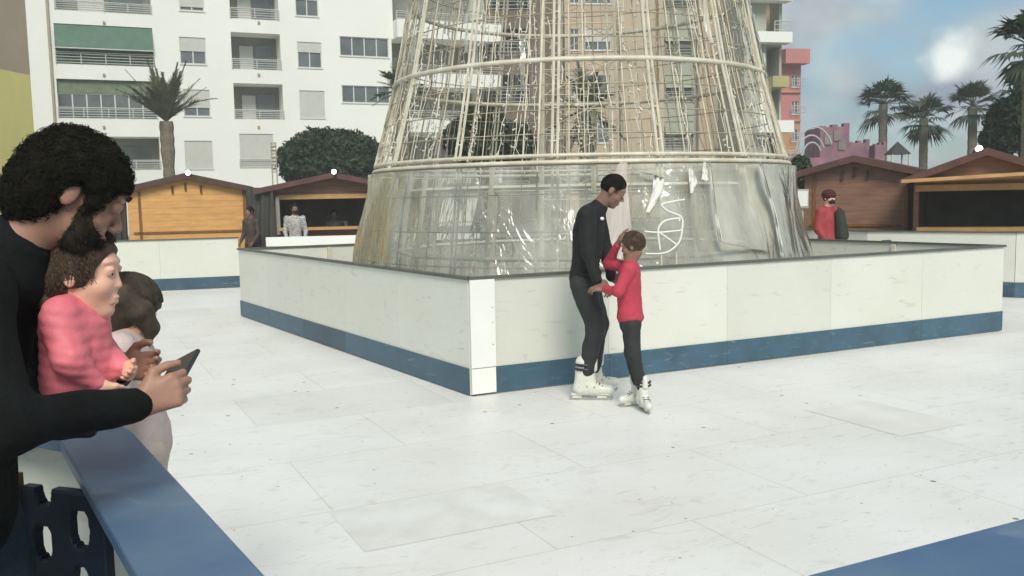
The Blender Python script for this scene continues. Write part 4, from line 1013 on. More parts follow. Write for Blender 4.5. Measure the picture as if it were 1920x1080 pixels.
tree_at('round_tree', 'dense dark green round crowned tree behind the open left kiosk', 'tree', (c0[0], DT), lob, 26000, .10, m_leaf, .22, 3)
def feather_frond(mb, base, d, length, droop, n=34, ll=.48):
    d = nz(d); side = nz(np.cross(d, V(0, 0, 1))) if abs(d[2]) < .98 else V(1, 0, 0); pts = []
    for i in range(n+1):
        t = i/n; pts.append(base+d*length*t-V(0, 0, droop*length*t*t))
    mb.tube(pts[::3]+[pts[-1]], [.03*(1-.8*i/len(pts[::3])) for i in range(len(pts[::3])+1)], 4)
    for i in range(3, n):
        t = i/n; p = pts[i]; td = nz(pts[i+1]-pts[i]); sd2 = nz(np.cross(td, V(0, 0, 1))+1e-3); l = ll*math.sin(min(1, t*1.25)*math.pi*.85+.25)
        for s_ in (-1, 1):
            q = p+(td*.75+sd2*s_*.65+V(0, 0, random.uniform(-.2, .25)))*l; w = td*.045
            mb.add([p-w, p+w, q], [(0, 1, 2)])
def date_palm(label, base, zc, length, nf, up=(.2, 1.3), m=m_frond, trunk_r=.26, seed=1, lean=(0, 0)):
    random.seed(seed); r = empty('date_palm', (*base[:2], 0), label, 'palm tree'); b = V(*base[:2], 0); c = V(base[0]+lean[0], base[1]+lean[1], zc)
    mb = MB(); n = 22; mb.tube([b+(c-b)*i/n for i in range(n+1)], [trunk_r*(1+.10*(i % 2))*(1.2 if i > n-7 else 1) for i in range(n+1)], 10); mb.build('trunk', m_trunk, r)
    mb = MB()
    for i in range(nf):
        el = random.uniform(*up); az = random.uniform(0, 6.28); d = V(math.cos(az)*math.cos(el), math.sin(az)*math.cos(el), math.sin(el)); feather_frond(mb, c, d, length*random.uniform(.8, 1.1), random.uniform(.08, .35))
    mb.build('fronds', m, r); return r
p0 = W(312, 233, 33); date_palm('tall palm with upright fronds in front of the white apartment block', (p0[0], 33), p0[2]+.1, 2.35, 36, (.6, 1.45), trunk_r=.19, seed=4)
p0 = W(752, 172, 33); date_palm('palm with fronds half hidden behind the left edge of the cone', (p0[0], 33), p0[2], 1.5, 20, (-.3, 1.4), trunk_r=.22, seed=8)
p0 = W(1100, 205, 27); date_palm('dark palm seen through the middle of the cone', (p0[0], 27), p0[2], 1.5, 26, (-.7, 1.3), trunk_r=.22, seed=11)
c0 = W(880, 262, 30); sx = 30/FPX
tree_at('leafy_tree', 'dark leafy tree seen through the left of the cone', 'tree', (c0[0], 30), [((c0[0]+dx*sx, 30, c0[2]+dz*sx), (a_*sx, a_*sx, b_*sx)) for dx, dz, a_, b_ in ((0, 0, 50, 42), (55, -5, 45, 40), (25, 35, 40, 35), (90, -12, 35, 34))], 12000, .09, m_leaf, .18, 6)
def fan_palm(label, px, py, D, crown, nf, seed, group=None, scale=1., skirt=.35):
    random.seed(seed); c = W(px, py, D); r = empty('fan_palm', (c[0], D, 0), label, 'palm tree', group); b = V(c[0]+.05, D, 0)
    mb = MB(); n = 24; mb.tube([b+(c-b)*i/n for i in range(n+1)], [.175*scale*(1+.07*(i % 2)) for i in range(n+1)], 9); mb.build('trunk', m_trunk, r)
    mb = MB()
    for i in range(nf):
        el = random.uniform(-.75, 1.35) if i > nf*.3 else random.uniform(.3, 1.4); az = 6.28*i*.382+random.uniform(-.2, .2); d = V(math.cos(az)*math.cos(el), math.sin(az)*math.cos(el), math.sin(el))
        pl = crown*random.uniform(.35, .5); q = c+d*pl; q = q-V(0, 0, .1*pl); mb.tube([c, (c+q)/2+V(0, 0, .03), q], [.02, .015, .01], 3)
        side = nz(np.cross(d, V(0, 0, 1))+1e-4); upv = np.cross(side, d); bl = crown*random.uniform(.5, .66)
        for k in range(15):
            t = (k-7)/7*1.25; dd = nz(d*math.cos(t)+side*math.sin(t)+upv*random.uniform(-.08, .12)); L1 = bl*(1-.25*abs(t)/1.25)*random.uniform(.85, 1.1)
            w = nz(np.cross(dd, upv))*.045*scale; m1 = q+dd*L1*.55; tip = q+dd*L1-V(0, 0, L1*random.uniform(.15, .4))
            mb.add([q, m1-w, tip, m1+w], [(0, 1, 2, 3)])
    mb.build('fronds', m_frond2, r); return r
fan_palm('tallest of three fan palms above the brown kiosk roofs', 1656, 196, 40, 1.5, 34, 21, 'fan palms against the sky')
fan_palm('middle lower fan palm between two taller fan palms', 1732, 222, 40, 1.5, 34, 22, 'fan palms against the sky')
fan_palm('right hand fan palm beside the dark leafy tree', 1824, 200, 38, 1.4, 32, 23, 'fan palms against the sky')
fan_palm('large fan palm crown cut off by the upper right picture edge', 1934, 88, 22, 1.25, 30, 24, None)
c0 = W(1915, 235, 24); sx = 24/FPX
tree_at('leafy_tree', 'dark bushy tree behind the lamp of the right hand kiosk', 'tree', (c0[0]+.3, 24), [((c0[0]+dx*sx, 24, c0[2]+dz*sx), (a_*sx, a_*sx, b_*sx)) for dx, dz, a_, b_ in ((0, 5, 60, 48), (-38, -25, 34, 34), (30, 45, 46, 40), (70, 0, 60, 60), (-20, 25, 34, 28))], 11000, .10, m_leaf, .2, 16)
p0 = W(1925, 205, 23.5); 
fan_palm('low fan palm rising from the dark bushy tree', 1930, 172, 25, 1.0, 20, 27, None)
c0 = W(1500, 318, 22); sx = 22/FPX
tree_at('dark_shrub', 'dark rounded shrub between the cone and the brown kiosk', 'shrub', (c0[0], 22), [((c0[0]+dx*sx, 22, c0[2]+dz*sx), (a_*sx, a_*sx, b_*sx)) for dx, dz, a_, b_ in ((0, 0, 20, 26), (10, -18, 22, 18))], 2500, .06, m_leaf, .08, 18, top=1.8)

# ================================================================== BACKGROUND THINGS
# pink castle
r = empty('toy_castle', (*W(1565, 300, 38)[:2], 0), 'mottled pink play castle tower with ragged top above the roofs', 'castle')
def tower(x0, x1, y, D, parent, m=m_cast, name='tower', crown=True, dep=2.):
    a, b = W(x0, 300, D), W(x1, 300, D); zt_ = W((x0+x1)/2, y, D)[2]; mb = MB(); mb.box(a[0], b[0], D, D+dep, 0, zt_)
    if crown:
        n = 3; w_ = (b[0]-a[0])/(2*n-1)
        for i in range(n): mb.box(a[0]+2*i*w_, a[0]+(2*i+1)*w_, D, D+.3, zt_+.001, zt_+.05+.05*((i*7) % 3))
    o = mb.build(name, m, parent)
    return o
tower(1537, 1592, 238, 38, r); tower(1592, 1630, 268, 38.5, r); tower(1640, 1660, 272, 38, r)
mb = MB()
for xx, yy in ((1552, 262), (1570, 255), (1578, 272)):
    c = W(xx, yy, 37.98); mb.obox(c, (.14, 0, 0), (0, .03, 0), (0, 0, .2))
mb.build('openings', m_dark, r)
r = empty('slate_roof_tent', (*W(1683, 290, 36)[:2], 0), 'small dark pyramid roof on posts poking above the brown kiosk', 'tent')
a, b = W(1664, 290, 36), W(1701, 290, 36); t_ = W(1683, 265, 36); mb = MB(); hw = (b[0]-a[0])/2; cx, cy, z0 = (a[0]+b[0])/2, 36, a[2]
mb.add([(cx-hw, cy-hw, z0), (cx+hw, cy-hw, z0), (cx+hw, cy+hw, z0), (cx-hw, cy+hw, z0), (cx, cy, t_[2])], [(0, 1, 4), (1, 2, 4), (2, 3, 4), (3, 0, 4), (3, 2, 1, 0)]); mb.build('roof', mat('slate', (.035, .035, .035), .7), r)
mb = MB()
for sx_, sy_ in ((-1, -1), (1, -1), (1, 1), (-1, 1)): mb.tube([V(cx+sx_*hw*.85, cy+sy_*hw*.85, 0), V(cx+sx_*hw*.85, cy+sy_*hw*.85, z0)], .04, 5)
mb.build('posts', m_metal, r)
r = empty('fairground_ride', (*W(1520, 300, 36)[:2], 0), 'pale curved tubes of a fairground ride beside the pink tower', 'ride')
for k, (xc, rr) in enumerate(((1521, 26), (1524, 18), (1530, 36))):
    mb = MB(); c = W(xc, 296, 36); R0 = rr*36/FPX
    mb.tube([c+V(-R0*math.cos(t), .1*k, R0*1.6*math.sin(t)) for t in np.linspace(0, math.pi*.85, 16)], .035, 5); mb.build('arch', m_ride, r)
mb = MB(); c = W(1524, 300, 36); mb.box(c[0]-.9, c[0]+1.3, 36.2, 38, 0, c[2]+.1); mb.build('base', m_cast, r)
r = empty('pole_sign', (*W(512, 300, 26)[:2], 0), 'thin lattice sign column left of the round tree', 'sign')
mb = MB(); a, b = W(508, 268, 26), W(519, 322, 26)
for x_ in (a[0], b[0]): mb.tube([V(x_, 26, 0), V(x_, 26, a[2])], .018, 5)
for k in range(9): z_ = b[2]+(a[2]-b[2])*k/8; mb.tube([V(a[0]-.02, 26, z_), V(b[0]+.02, 26, z_)], .016, 4)
mb.build('frame', m_metald, r)
mb = MB()
for k in range(5): z_ = b[2]+(a[2]-b[2])*(k+.5)/5; mb.box(a[0]+.02, b[0]-.02, 26.02, 26.04, z_-.05, z_+.05)
mb.build('plates', m_rail, r)
r = empty('junction_box', (*W(1503, 400, 15.6)[:2], 0), 'grey cabinet beside the person in red behind the barrier', 'cabinet')
a, b = W(1491, 355, 15.6), W(1516, 390, 15.6); mb = MB(); mb.box(a[0], b[0], 15.6, 15.85, b[2], a[2]); o = mb.build('body', m_grate, r); 
mb = MB(); mb.box(a[0]+.02, b[0]-.02, 15.585, 15.598, b[2]+.03, a[2]-.03); mb.build('door', m_wsoft, r)
mb = MB(); mb.box((a[0]+b[0])/2-.05, (a[0]+b[0])/2+.05, 15.65, 15.8, 0, b[2]-.001); mb.build('stand', m_metald, r)
# small spotlight on the enclosure's back rail
c = W(1663, 458, 11.9); r = empty('floodlight', tuple(c-V(0, 0, .04)), 'small dark floodlight behind the right barrier rail', 'floodlight')
mb = MB(); mb.obox(c, (.06, 0, 0), (0, .03, .01), (0, 0, .045)); mb.build('housing', m_black, r)
mb = MB(); mb.tube([c+V(0, .03, -.03), c+V(0, .05, -.85)], .014, 6); mb.build('stem', m_metald, r)

# ================================================================== PEOPLE
Z = V(0, 0, 1)
# ---- adult skater
J = dict(pel=W(1096, 522, 7.0), chest=W(1104, 432, 6.98), neck=W(1122, 388, 6.97), head=W(1149, 358, 6.94),
         shR=W(1100, 404, 6.80), elR=W(1104, 474, 6.74), wrR=W(1120, 528, 6.70), shL=W(1120, 406, 7.14), elL=W(1136, 468, 7.12), wrL=W(1146, 520, 6.95),
         hiR=W(1094, 535, 6.92), knR=W(1117, 612, 6.90), anR=W(1098, 700, 6.94), hiL=W(1100, 535, 7.08), knL=W(1124, 605, 7.14), anL=W(1112, 690, 7.22))
mats = dict(skin=m_skind, top=m_jack2, legs=m_trous, hair=m_hairb)
man, MF, MHR = figure('person', 'adult skater in black sweater and trousers with white skates bending towards a boy', J, 1., V(1, -.1, 0), V(.82, -.12, -.56), mats, h=.010, fine=.0075,
    hands=dict(R=dict(f=V(.75, 0, -.55), n=V(0, .5, -.6), t=V(.2, .5, .6), s=1., curl=(.5, .5, .3)), L=dict(f=V(.8, -.2, -.4), n=V(0, -.9, -.3), t=V(.3, 0, .9), s=1., curl=(.3, .4, .3))),
    torso='sweater', pad=.010, shoes=None, skate=True, loose=1.16, fa=.011, hair=dict(th=.002, amp=.003, n=1500, w=.0008, curl=.001))
hem = SDF(); hem.el(W(1098, 512, 7.0), V(.125, .165, .065), frameR(V(1, -.1, 0)), .02); hem.mesh('sweater_hem', .009, m_jack2, man, disp=fold(.007, 38, 15))
for sd_ in 'RL':
    cu_f = SDF(); a_ = J['an'+sd_]; k_ = J['kn'+sd_]; d_ = nz(k_-a_); cu_f.rc(a_+d_*.03, a_+d_*.14, .066, .062, .02); cu_f.mesh('trouser_cuff', .009, m_trous, man, disp=fold(.009, 45, 16))
mb = MB(); c = W(1130, 409, 6.82)
TRm = frameR(V(1, -.1, 0))
# small white print on the chest
lg_ = SDF(); cc_ = W(1129, 410, 6.855); lg_.el(cc_, V(.012, .022, .014), frameR(V(.75, -.65, .1)), .004); lg_.mesh('chest_print', .004, m_logo, bpy.data.objects['person'])
def skate(owner, an, toe, s, m=m_skate, roll=0):
    """boot, tongue, strap, blade; an = ankle joint, toe = direction"""
    f = nz(V(toe[0], toe[1], 0)); l = V(-f[1], f[0], 0); gz = .012; A_ = lambda x, y, z: V(an[0], an[1], 0)+f*x*s+l*y*s+V(0, 0, gz+z*s)
    az = (an[2]-gz)/s; S = SDF(); S.rc(A_(-.045, 0, .085), A_(.05, 0, .08), .042*s, .040*s, .03*s); S.rc(A_(.05, 0, .08), A_(.165, 0, .072), .042*s, .034*s, .03*s)
    S.rc(A_(-.03, 0, .09), A_(-.012, 0, .26), .050*s, .058*s, .03*s); S.rc(A_(.04, 0, .11), A_(.015, 0, .23), .034*s, .044*s, .03*s)
    bo = S.mesh('skate', .007, m, owner)
    T = SDF(); T.rc(A_(.055, 0, .22), A_(.062, 0, .30), .026*s, .022*s, .01); T.mesh('tongue', .007, m, bo)
    mb = MB(); R0 = .064*s
    for z_ in (.255, .225):
        mb.tube([A_(-.008, 0, z_)+(f*math.cos(t)+l*math.sin(t))*R0*(1.02) for t in np.linspace(0, 2*math.pi, 17)], .010*s, 5, caps=False)
    mb.build('strap', m_black, bo)
    mb = MB(); 
    for k in range(4): c_ = A_(.075+.02*k, 0, .13-.012*k); mb.tube([c_-l*.03*s, c_+l*.03*s], .004*s, 4)
    mb.build('laces', m_black, bo)
    mb = MB()
    for x_ in (-.06, .11): mb.obox(A_(x_, 0, .034), f*.032*s, l*.014*s, V(0, 0, .016*s))
    mb.obox(A_(.03, 0, .047), f*.13*s, l*.024*s, V(0, 0, .006*s)); mb.build('blade_holder', m, bo)
    mb = MB(); mb.obox(A_(.03, 0, .010), f*.145*s, l*.003*s, V(0, 0, .010*s)); mb.tube([A_(.172, 0, .016), A_(.185, 0, .03)], .008*s, 5); mb.build('blade', m_steel, bo)
    mb = MB()
    for x_, z_ in ((-.045, .10), (.01, .105), (.06, .10)): mb.ball(A_(x_, -.046, z_), .008*s, 6, 4); mb.ball(A_(x_, .046, z_), .008*s, 6, 4)
    mb.build('rivets', m_metald, bo)
skate(man, J['anR'], V(1, -.12, 0), 1.12); skate(man, J['anL'], V(1, .1, 0), 1.08)
# ---- boy skater
Yb = 6.62
J = dict(pel=W(1180, 598, Yb), chest=W(1180, 528, Yb), neck=W(1182, 492, Yb), head=W(1186, 462, Yb),
         shR=W(1176, 502, Yb+.11), elR=W(1142, 494, Yb+.18), wrR=W(1158, 458, Yb+.06), shL=W(1180, 504, Yb-.11), elL=W(1160, 546, Yb-.14), wrL=W(1132, 542, Yb-.02),
         hiR=W(1182, 606, Yb+.06), knR=W(1184, 662, Yb+.05), anR=W(1196, 728, Yb+.10), hiL=W(1184, 606, Yb-.05), knL=W(1188, 664, Yb-.06), anL=W(1206, 734, Yb-.06))
mats = dict(skin=m_skind, top=m_redt, legs=m_trous, hair=m_hairbr)
boy, BF, BHR = figure('person', 'boy skater in red long sleeved top holding one hand to his forehead', J, .70, V(-.95, .3, 0), V(-.92, .34, -.18), mats, h=.008, fine=.006, hs=.84, tw=1.04,
    hands=dict(R=dict(f=V(.35, -.05, .95), n=V(.9, 0, -.2), t=V(0, -1, .1), s=.78, curl=(.3, .3, .2)), L=dict(f=V(-1, .1, .1), n=V(0, .5, -.8), t=V(0, .5, .8), s=.75, curl=(.5, .5, .3))),
    torso='red_shirt', pad=.006, loose=1.10, fa=.009, shoes=None, skate=True, hair=dict(th=.010, amp=.003, n=500, w=.0012, h=.006))
hem = SDF(); hem.rc(W(1180, 560, Yb), W(1182, 592, Yb), .092, .094, .02); hem.el(W(1182, 594, Yb), V(.100, .118, .052), frameR(V(-.95, .3, 0)), .02); hem.mesh('shirt_hem', .008, m_redt, boy, disp=fold(.004, 40, 5))
skate(boy, J['anR'], V(-.8, -.3, 0), .82); skate(boy, J['anL'], V(.15, -1, 0), .84)
for nm in ():
    pass

def simple_person(label, px, D, head_y, H, fac, hd, mats, arms=None, hairp=None, group=None, s=None, tw=1., pad=0., torso='jacket', h=.016):
    s = s or H/1.75; hx = W(px, head_y, D); b = V(hx[0], hx[1], 0); f = nz(fac); l = V(-f[1], f[0], 0); zt = hx[2]-1.63*s
    P_ = lambda x, y, z: V(b[0], b[1], zt)+f*x*s+l*y*s+Z*z*s
    J = dict(pel=P_(0, 0, .93), chest=P_(.0, 0, 1.27), neck=P_(0, 0, 1.47), head=P_(.02, 0, 1.63), shR=P_(0, -.18, 1.42), shL=P_(0, .18, 1.42),
             elR=P_(.0, -.23, 1.14), elL=P_(.0, .23, 1.14), wrR=P_(.15, -.2, .95), wrL=P_(.15, .2, .95),
             hiR=P_(0, -.09, .9), hiL=P_(0, .09, .9), knR=P_(.02, -.1, .49), knL=P_(.02, .1, .49), anR=P_(0, -.1, .09), anL=P_(0, .1, .09))
    if arms: 
        for k_, v_ in arms.items(): J[k_] = P_(*v_)
    return figure('person', label, J, s, f, hd, mats, h=h, fine=.010, torso=torso, hair=hairp or dict(th=.01, h=.010), group=group, tw=tw, pad=pad)+(J,)
# ---- onlooker in red and black on the far right
o1, f1, hr1, j1 = simple_person('person in red jacket, dark vest and black face mask behind the far right barrier', 1553, 13.6, 372, 1.62, V(.5, -.85, 0), V(.45, -.88, 0), dict(skin=m_skinp, top=m_redj, legs=m_trous, hair=m_hairb), pad=.018, tw=1.08)
S = SDF(); S.el(j1['head']+hr1@V(.055, 0, -.05)*.93, V(.055, .058, .05)*.95, hr1, .01); S.mesh('face_mask', .009, m_mask, o1)
S = SDF(); cH = j1['head']; S.el(cH+hr1@V(-.01, 0, .055), V(.115, .095, .085), hr1, .02); S.mesh('beanie', .01, mat('dark_red_knit', (.07, .02, .02), .9, .2, 20), o1)
S = SDF(); S.rc(j1['chest']+V(.13, -.12, .1), j1['pel']+V(.17, -.12, .1), .075, .10, .03); S.rc(j1['shL']+V(.02, -.02, 0), j1['elL']+V(.03, -.03, 0), .066, .064, .03); S.mesh('dark_vest', .012, mat('dark_green_vest', (.03, .035, .025), .8, .2, 8), o1)
# ---- kiosk customers / staff
o2, f2, hr2, j2 = simple_person('person in black and white patterned top standing at the open left kiosk', 552, 19.0, 392, 1.62, V(.3, -.95, 0), V(.4, -.9, -.1), dict(skin=m_skind, top=m_patt, legs=m_trous, hair=m_hairb))
S = SDF(); S.el(j2['head']+hr2@V(.055, 0, -.05)*.93, V(.055, .058, .05)*.95, hr2, .01); S.mesh('face_mask', .009, m_mask, o2)
o3, f3, hr3, j3 = simple_person('person in dark grey clothes with raised arm inside the open left kiosk', 627, 20.9, 402, 1.60, V(0, -1, 0), V(.1, -1, -.1), dict(skin=m_skind, top=mat('grey_sweater', (.10, .10, .095), .8, .2, 8), legs=m_trous, hair=m_hairb), arms=dict(elL=(.12, .30, 1.42), wrL=(.25, .34, 1.18)))
o4, f4, hr4, j4 = simple_person('person in dark brown coat at the gap beside the orange kiosk', 469, 19.3, 398, 1.66, V(-.5, -.8, 0), V(-.5, -.8, 0), dict(skin=m_skind, top=mat('brown_coat', (.07, .05, .04), .8, .2, 8), legs=m_trous, hair=m_hairb))

# ---- man at the rail (foreground)
J = dict(pel=V(-1.16, 1.80, .95), chest=V(-1.12, 1.84, 1.30), neck=W(30, 462, 1.84), head=W(146, 362, 1.86),
         shR=W(-40, 545, 1.66), elR=W(5, 800, 1.54), wrR=W(262, 757, 1.80), shL=W(40, 520, 2.08), elL=W(105, 720, 2.24), wrL=W(226, 690, 2.10),
         hiR=V(-1.17, 1.71, .92), knR=V(-1.04, 1.72, .50), anR=V(-1.12, 1.68, .09), hiL=V(-1.17, 1.90, .92), knL=V(-1.10, 1.95, .50), anL=V(-1.15, 1.93, .09))
J['shR'] = V(J['shR'][0], 1.66, J['shR'][2]); mats = dict(skin=m_skin, top=m_jack, legs=m_jeans, hair=m_hairb)
dad, DF, DHR = figure('person', 'man with dark curly hair and beard in black jacket holding a phone at the rail', J, 1.02, V(.93, .3, 0), V(.77, .30, -.56), mats, h=.007, fine=.0042, hs=.94,
    hands=dict(R=dict(f=nz(V(.87, .30, .30)), n=V(-.15, .9, -.1), t=V(-.2, .1, 1), s=.90, curl=(1.05, 1.15, .6), thumb=(.35, .7), spread=.01, k=.003),
               L=dict(f=nz(W(330, 683, 2.05)-J['wrL']), n=V(.1, -.75, .25), t=V(0, 0, 1), s=.86, curl=(.25, .5, .35), thumb=(.2, .2), spread=.02, k=.003)),
    tw=1.05, torso='jacket', legs='jeans', shoes='shoes', fa=.010, closed=True)
c = J['head']; TT = lambda *p: c+DHR@(V(*p)*.94)
Hh = SDF(); Hh.el(TT(-.020, 0, .030), V(.104, .090, .094), DHR, .02); Hh.el(TT(-.072, 0, -.026), V(.060, .082, .082), DHR, .03)
Hh.el(TT(.125, 0, -.02), V(.080, .12, .085), DHR, .015, sub=True); Hh.el(TT(.045, 0, -.13), V(.085, .12, .085), DHR, .015, sub=True)
for y in (-1, 1): Hh.el(TT(.006, .10*y, -.015), V(.026, .05, .034), DHR, .012, sub=True)
ho = Hh.mesh('hair', .006, m_hairb, dad, disp=lambda P: .009*snoise(P, 60, 31)+.006*snoise(P, 150, 32)+.003*snoise(P, 320, 35))
mb = MB(); gg = np.random.default_rng(5)
hv = np.array([v.co[:] for v in ho.data.vertices])+ORG[ho.name]; hn = np.array([v.normal[:] for v in ho.data.vertices])
for i in gg.choice(len(hv), 6500, replace=len(hv) < 6500):
    p = hv[i]; n_ = hn[i]; a_ = nz(np.cross(n_, gg.normal(size=3))); b_ = np.cross(n_, a_); R1 = gg.uniform(.003, .008); ph = gg.uniform(0, 6.28); pts = []
    lh = gg.uniform(.004, .015)
    for j in range(9): t = j/8; pts.append(p+n_*(lh*t-.004)+a_*R1*(math.cos(ph+t*7)-math.cos(ph))+b_*R1*(math.sin(ph+t*7)-math.sin(ph)))
    mb.tube(pts, .0007, 3, caps=False)
mb.build('curls', m_hairb, ho)
Bd = SDF(); head_sdf(Bd, c, DHR, .94*1.055, False, True)
Bd.el(TT(-.01, 0, .075), V(.17, .17, .086), DHR, .006, sub=True); Bd.el(TT(.105, 0, .012), V(.074, .10, .066), DHR, .010, sub=True); Bd.el(TT(-.100, 0, -.04), V(.119, .16, .13), DHR, .010, sub=True)
Bd.el(TT(.112, 0, -.064), V(.020, .020, .007), DHR, .004, sub=True)
m_beard = mat('dark_beard', (.030, .024, .018), .85, .4, 40, spec=.12)
bo_ = Bd.mesh('beard', .004, m_beard, dad, disp=lambda P: .0022*snoise(P, 190, 33))
mb = MB(); bv_ = np.array([v.co[:] for v in bo_.data.vertices])+ORG[bo_.name]; bn_ = np.array([v.normal[:] for v in bo_.data.vertices])
for i in gg.choice(len(bv_), 3200): d_ = nz(bn_[i]+.9*gg.normal(size=3)+V(.3, 0, -.5)); p = bv_[i]; l_ = gg.uniform(.003, .009); mb.tube([p-bn_[i]*.002, p+d_*l_*.5, p+d_*l_+V(0, 0, -.002)], [.0006, .0005, .0003], 3, caps=False)
mb.build('beard_strands', m_beard, bo_)
for y in (-1, 1):
    mb = MB(); mb.tube([TT(.094-.004*abs(t-.4), (.014+.04*t)*y, .040+.008*math.sin(t*3)) for t in np.linspace(0, 1, 6)], .0042, 5)
    mb.build('eyebrow', m_hairb, dad)
# collar
S = SDF(); S.rc(J['neck']-DF@V(.02, 0, .0)-Z*.05, J['neck']-Z*.01, .088, .076, .02); S.el(J['neck']+nz(J['head']-J['neck'])*.06, V(.06, .058, .06), None, .01, sub=True); S.mesh('collar', .006, m_jack, dad, disp=fold(.003, 40, 12))
# leather strap watch on the far wrist
mb = MB(); wv = nz(J['wrL']-J['elL']); cc_ = J['wrL']-wv*.02; x_ = nz(np.cross(wv, Z)); y_ = np.cross(wv, x_)
mb.tube([cc_+(x_*math.cos(t)+y_*math.sin(t))*.040 for t in np.linspace(0, 2*math.pi, 17)], .009, 5, caps=False); mb.build('wristband', m_black, dad)
# phone
pc = W(336, 693, 1.985); fx = nz(V(.84, 0, .42)); py_ = nz(V(-.1, 1, .24)); py_ = nz(py_-fx*np.dot(py_, fx)); pz_ = np.cross(fx, py_); pz_ = pz_ if pz_[2] > 0 else -pz_
ph = empty('smartphone', tuple(pc), 'dark smartphone held in both hands by the bearded man', 'phone')
mb = MB(); mb.obox(pc, fx*.036, py_*.074, pz_*.0045); o = mb.build('body', m_black, ph); bv = o.modifiers.new('bevel', 'BEVEL'); bv.width = .003; bv.segments = 3
mb = MB(); mb.obox(pc+pz_*.0052, fx*.033, py_*.070, pz_*.0006); mb.build('screen', m_phone, ph)

# ---- toddler in pink jacket
Yt = 1.90
J = dict(pel=W(150, 735, Yt), chest=W(143, 640, Yt), neck=W(143, 572, Yt), head=W(155, 512, Yt),
         shR=W(112, 590, Yt-.075), elR=W(125, 672, Yt-.11), wrR=W(185, 722, Yt-.07), shL=W(165, 590, Yt+.08), elL=W(195, 660, Yt+.1), wrL=W(235, 690, Yt+.02),
         hiR=W(150, 745, Yt-.04), knR=W(195, 768, Yt-.01), anR=W(110, 792, Yt+.02), hiL=W(155, 745, Yt+.05), knL=W(200, 762, Yt+.06), anL=W(112, 788, Yt+.07))
mats = dict(skin=m_skinp, top=m_pinkj, legs=mat('navy_leggings', (.02, .025, .04), .8, .2, 8), hair=m_hairbr)
quilt = lambda P: -.0022*np.abs(np.sin(P[2]*135+P[0]*30+2.2*snoise(P, 14, 91)))+.006*snoise(P, 42, 93)+.003*np.abs(snoise(P, 85, 94))
kid, KF, KHR = figure('person', 'toddler with brown hair in pink padded jacket held against the man at the rail', J, .46, V(.97, .1, 0), V(.96, .12, -.12), mats, h=.005, fine=.004, hs=.77, tw=1.08, pad=.004, torso='padded_jacket', legs='leggings', shoes='shoes', extra=quilt,
    hair=dict(th=.014, amp=.004, n=2600, w=.0011, h=.005, curl=.0022))
c = J['head']; TT = lambda *p: c+KHR@(V(*p)*.77)
S = SDF(); S.el(TT(-.055, 0, -.02), V(.060, .078, .075)*.8, KHR, .02); S.el(TT(-.06, -.03, -.075), V(.04, .05, .045)*.8, KHR, .02); bk = S.mesh('back_hair', .005, m_hairbr, kid, disp=fold(.004, 110, 44))
mb = MB(); strands(mb, TT(-.055, 0, -.02), KHR, V(.066, .084, .085)*.8, 900, V(-.2, 0, 1), 2.6, .0011, .08, lambda d: d[0] < .5, .002, 6); mb.build('hair_strands', m_hairbr, bk)
S = SDF(); S.rc(J['neck']-Z*.03, J['neck']+Z*.004, .058, .050, .01); S.el(J['neck']+Z*.03, V(.042, .040, .05), None, .008, sub=True); S.mesh('collar', .005, m_pinkj, kid, disp=quilt if False else fold(.003, 60, 3))

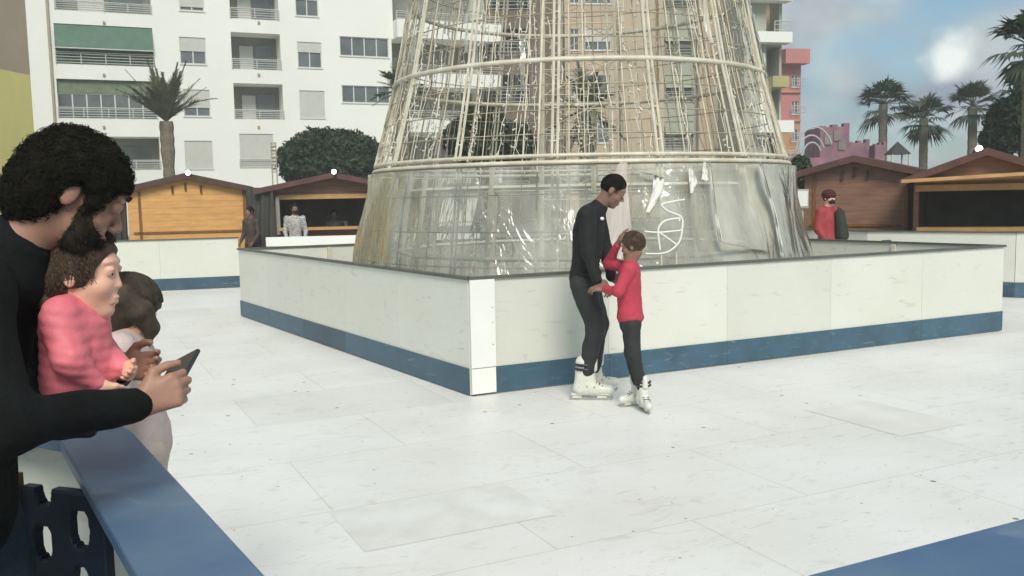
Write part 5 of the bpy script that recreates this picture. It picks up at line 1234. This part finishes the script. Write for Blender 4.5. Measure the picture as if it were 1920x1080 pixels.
# ---- child with pale hoodie beyond the rail
Yc = 2.78
J = dict(pel=W(264, 838, Yc+.05), chest=W(238, 705, Yc), neck=W(228, 632, Yc), head=W(238, 586, Yc),
         shR=W(222, 655, Yc-.13), elR=W(215, 760, Yc-.18), wrR=W(225, 815, Yc-.02), shL=W(235, 655, Yc+.14), elL=W(235, 750, Yc+.17), wrL=W(240, 810, Yc+.10),
         hiR=W(274, 855, Yc-.02), knR=W(272, 960, Yc), anR=V(0, 0, 0), hiL=W(274, 855, Yc+.12), knL=W(262, 940, Yc+.12), anL=V(0, 0, 0))
J['anR'] = V(J['knR'][0]-.03, J['knR'][1], .085); J['anL'] = V(J['knL'][0]-.03, J['knL'][1], .085)
mats = dict(skin=m_skinp, top=m_beigej, legs=mat('beige_trousers', (.52, .44, .36), .8, .1, 8, .2, 60), hair=m_haird)
ch, CF, CHR = figure('person', 'child with dark brown bob in pale pink hoodie standing beyond the blue rail', J, .74, V(.95, .2, 0), V(.72, .42, -.62), mats, h=.008, fine=.006, hs=.86, tw=1.08, pad=.008, torso='hoodie', fa=.011, legs='trousers', shoes='shoes',
    hair=dict(th=.018, amp=.003, long=True, n=3200, w=.0010, h=.006, curl=.0004))
c = J['head']; TT = lambda *p: c+CHR@(V(*p)*.86); mb = MB(); gg = np.random.default_rng(8)
for i in range(24):   # locks falling forward past the face and at the nape
    y = gg.choice((-1, 1))*gg.uniform(.05, .082); x = gg.uniform(-.08, .085) if gg.random() < .7 else gg.uniform(.05, .1); p = TT(x, y, .05+gg.uniform(-.02, .03)); L_ = gg.uniform(.05, .10)
    dr = nz(V(.12, 0, -1)+.1*gg.normal(size=3)); mb.tube([p+dr*L_*t+V(.02*math.sin(t*2+i), .01*math.cos(t*3+i), 0)*t for t in np.linspace(0, 1, 7)], [.0009*(1-.6*t) for t in np.linspace(0, 1, 7)], 3, caps=False)
S = SDF(); S.chain([W(262, 585, Yc-.04), W(284, 615, Yc-.02), W(276, 652, Yc-.02)], [.045, .022, .006], .02); S.chain([W(225, 560, Yc-.06), W(208, 612, Yc-.05)], [.05, .03], .03); S.mesh('hair_lock', .005, m_haird, ch, disp=fold(.002, 120, 8))
S = SDF(); S.rc(J['neck']-Z*.045-CF@V(.03, 0, 0), J['neck']-Z*.02-CF@V(.05, .02, 0), .075, .070, .03); S.mesh('hood', .007, m_beigej, ch, disp=fold(.005, 45, 4))

# ================================================================== HAZE (volume added to lift the far darks like lens veil)
hz = MB(); hz.box(-150, 150, -15, 130, -1, 26)
ho_ = hz.build('veil_haze', None, origin=(0, 0, -1)); tag(ho_, kind='stuff')
mh = bpy.data.materials.new('veil_haze'); mh.use_nodes = True; t = mh.node_tree; t.nodes.clear(); o_ = t.nodes.new('ShaderNodeOutputMaterial'); pv = t.nodes.new('ShaderNodeVolumePrincipled')
pv.inputs['Color'].default_value = (.93, .93, .90, 1); pv.inputs['Density'].default_value = .0028; t.links.new(pv.outputs[0], o_.inputs['Volume']); ho_.data.materials.append(mh)
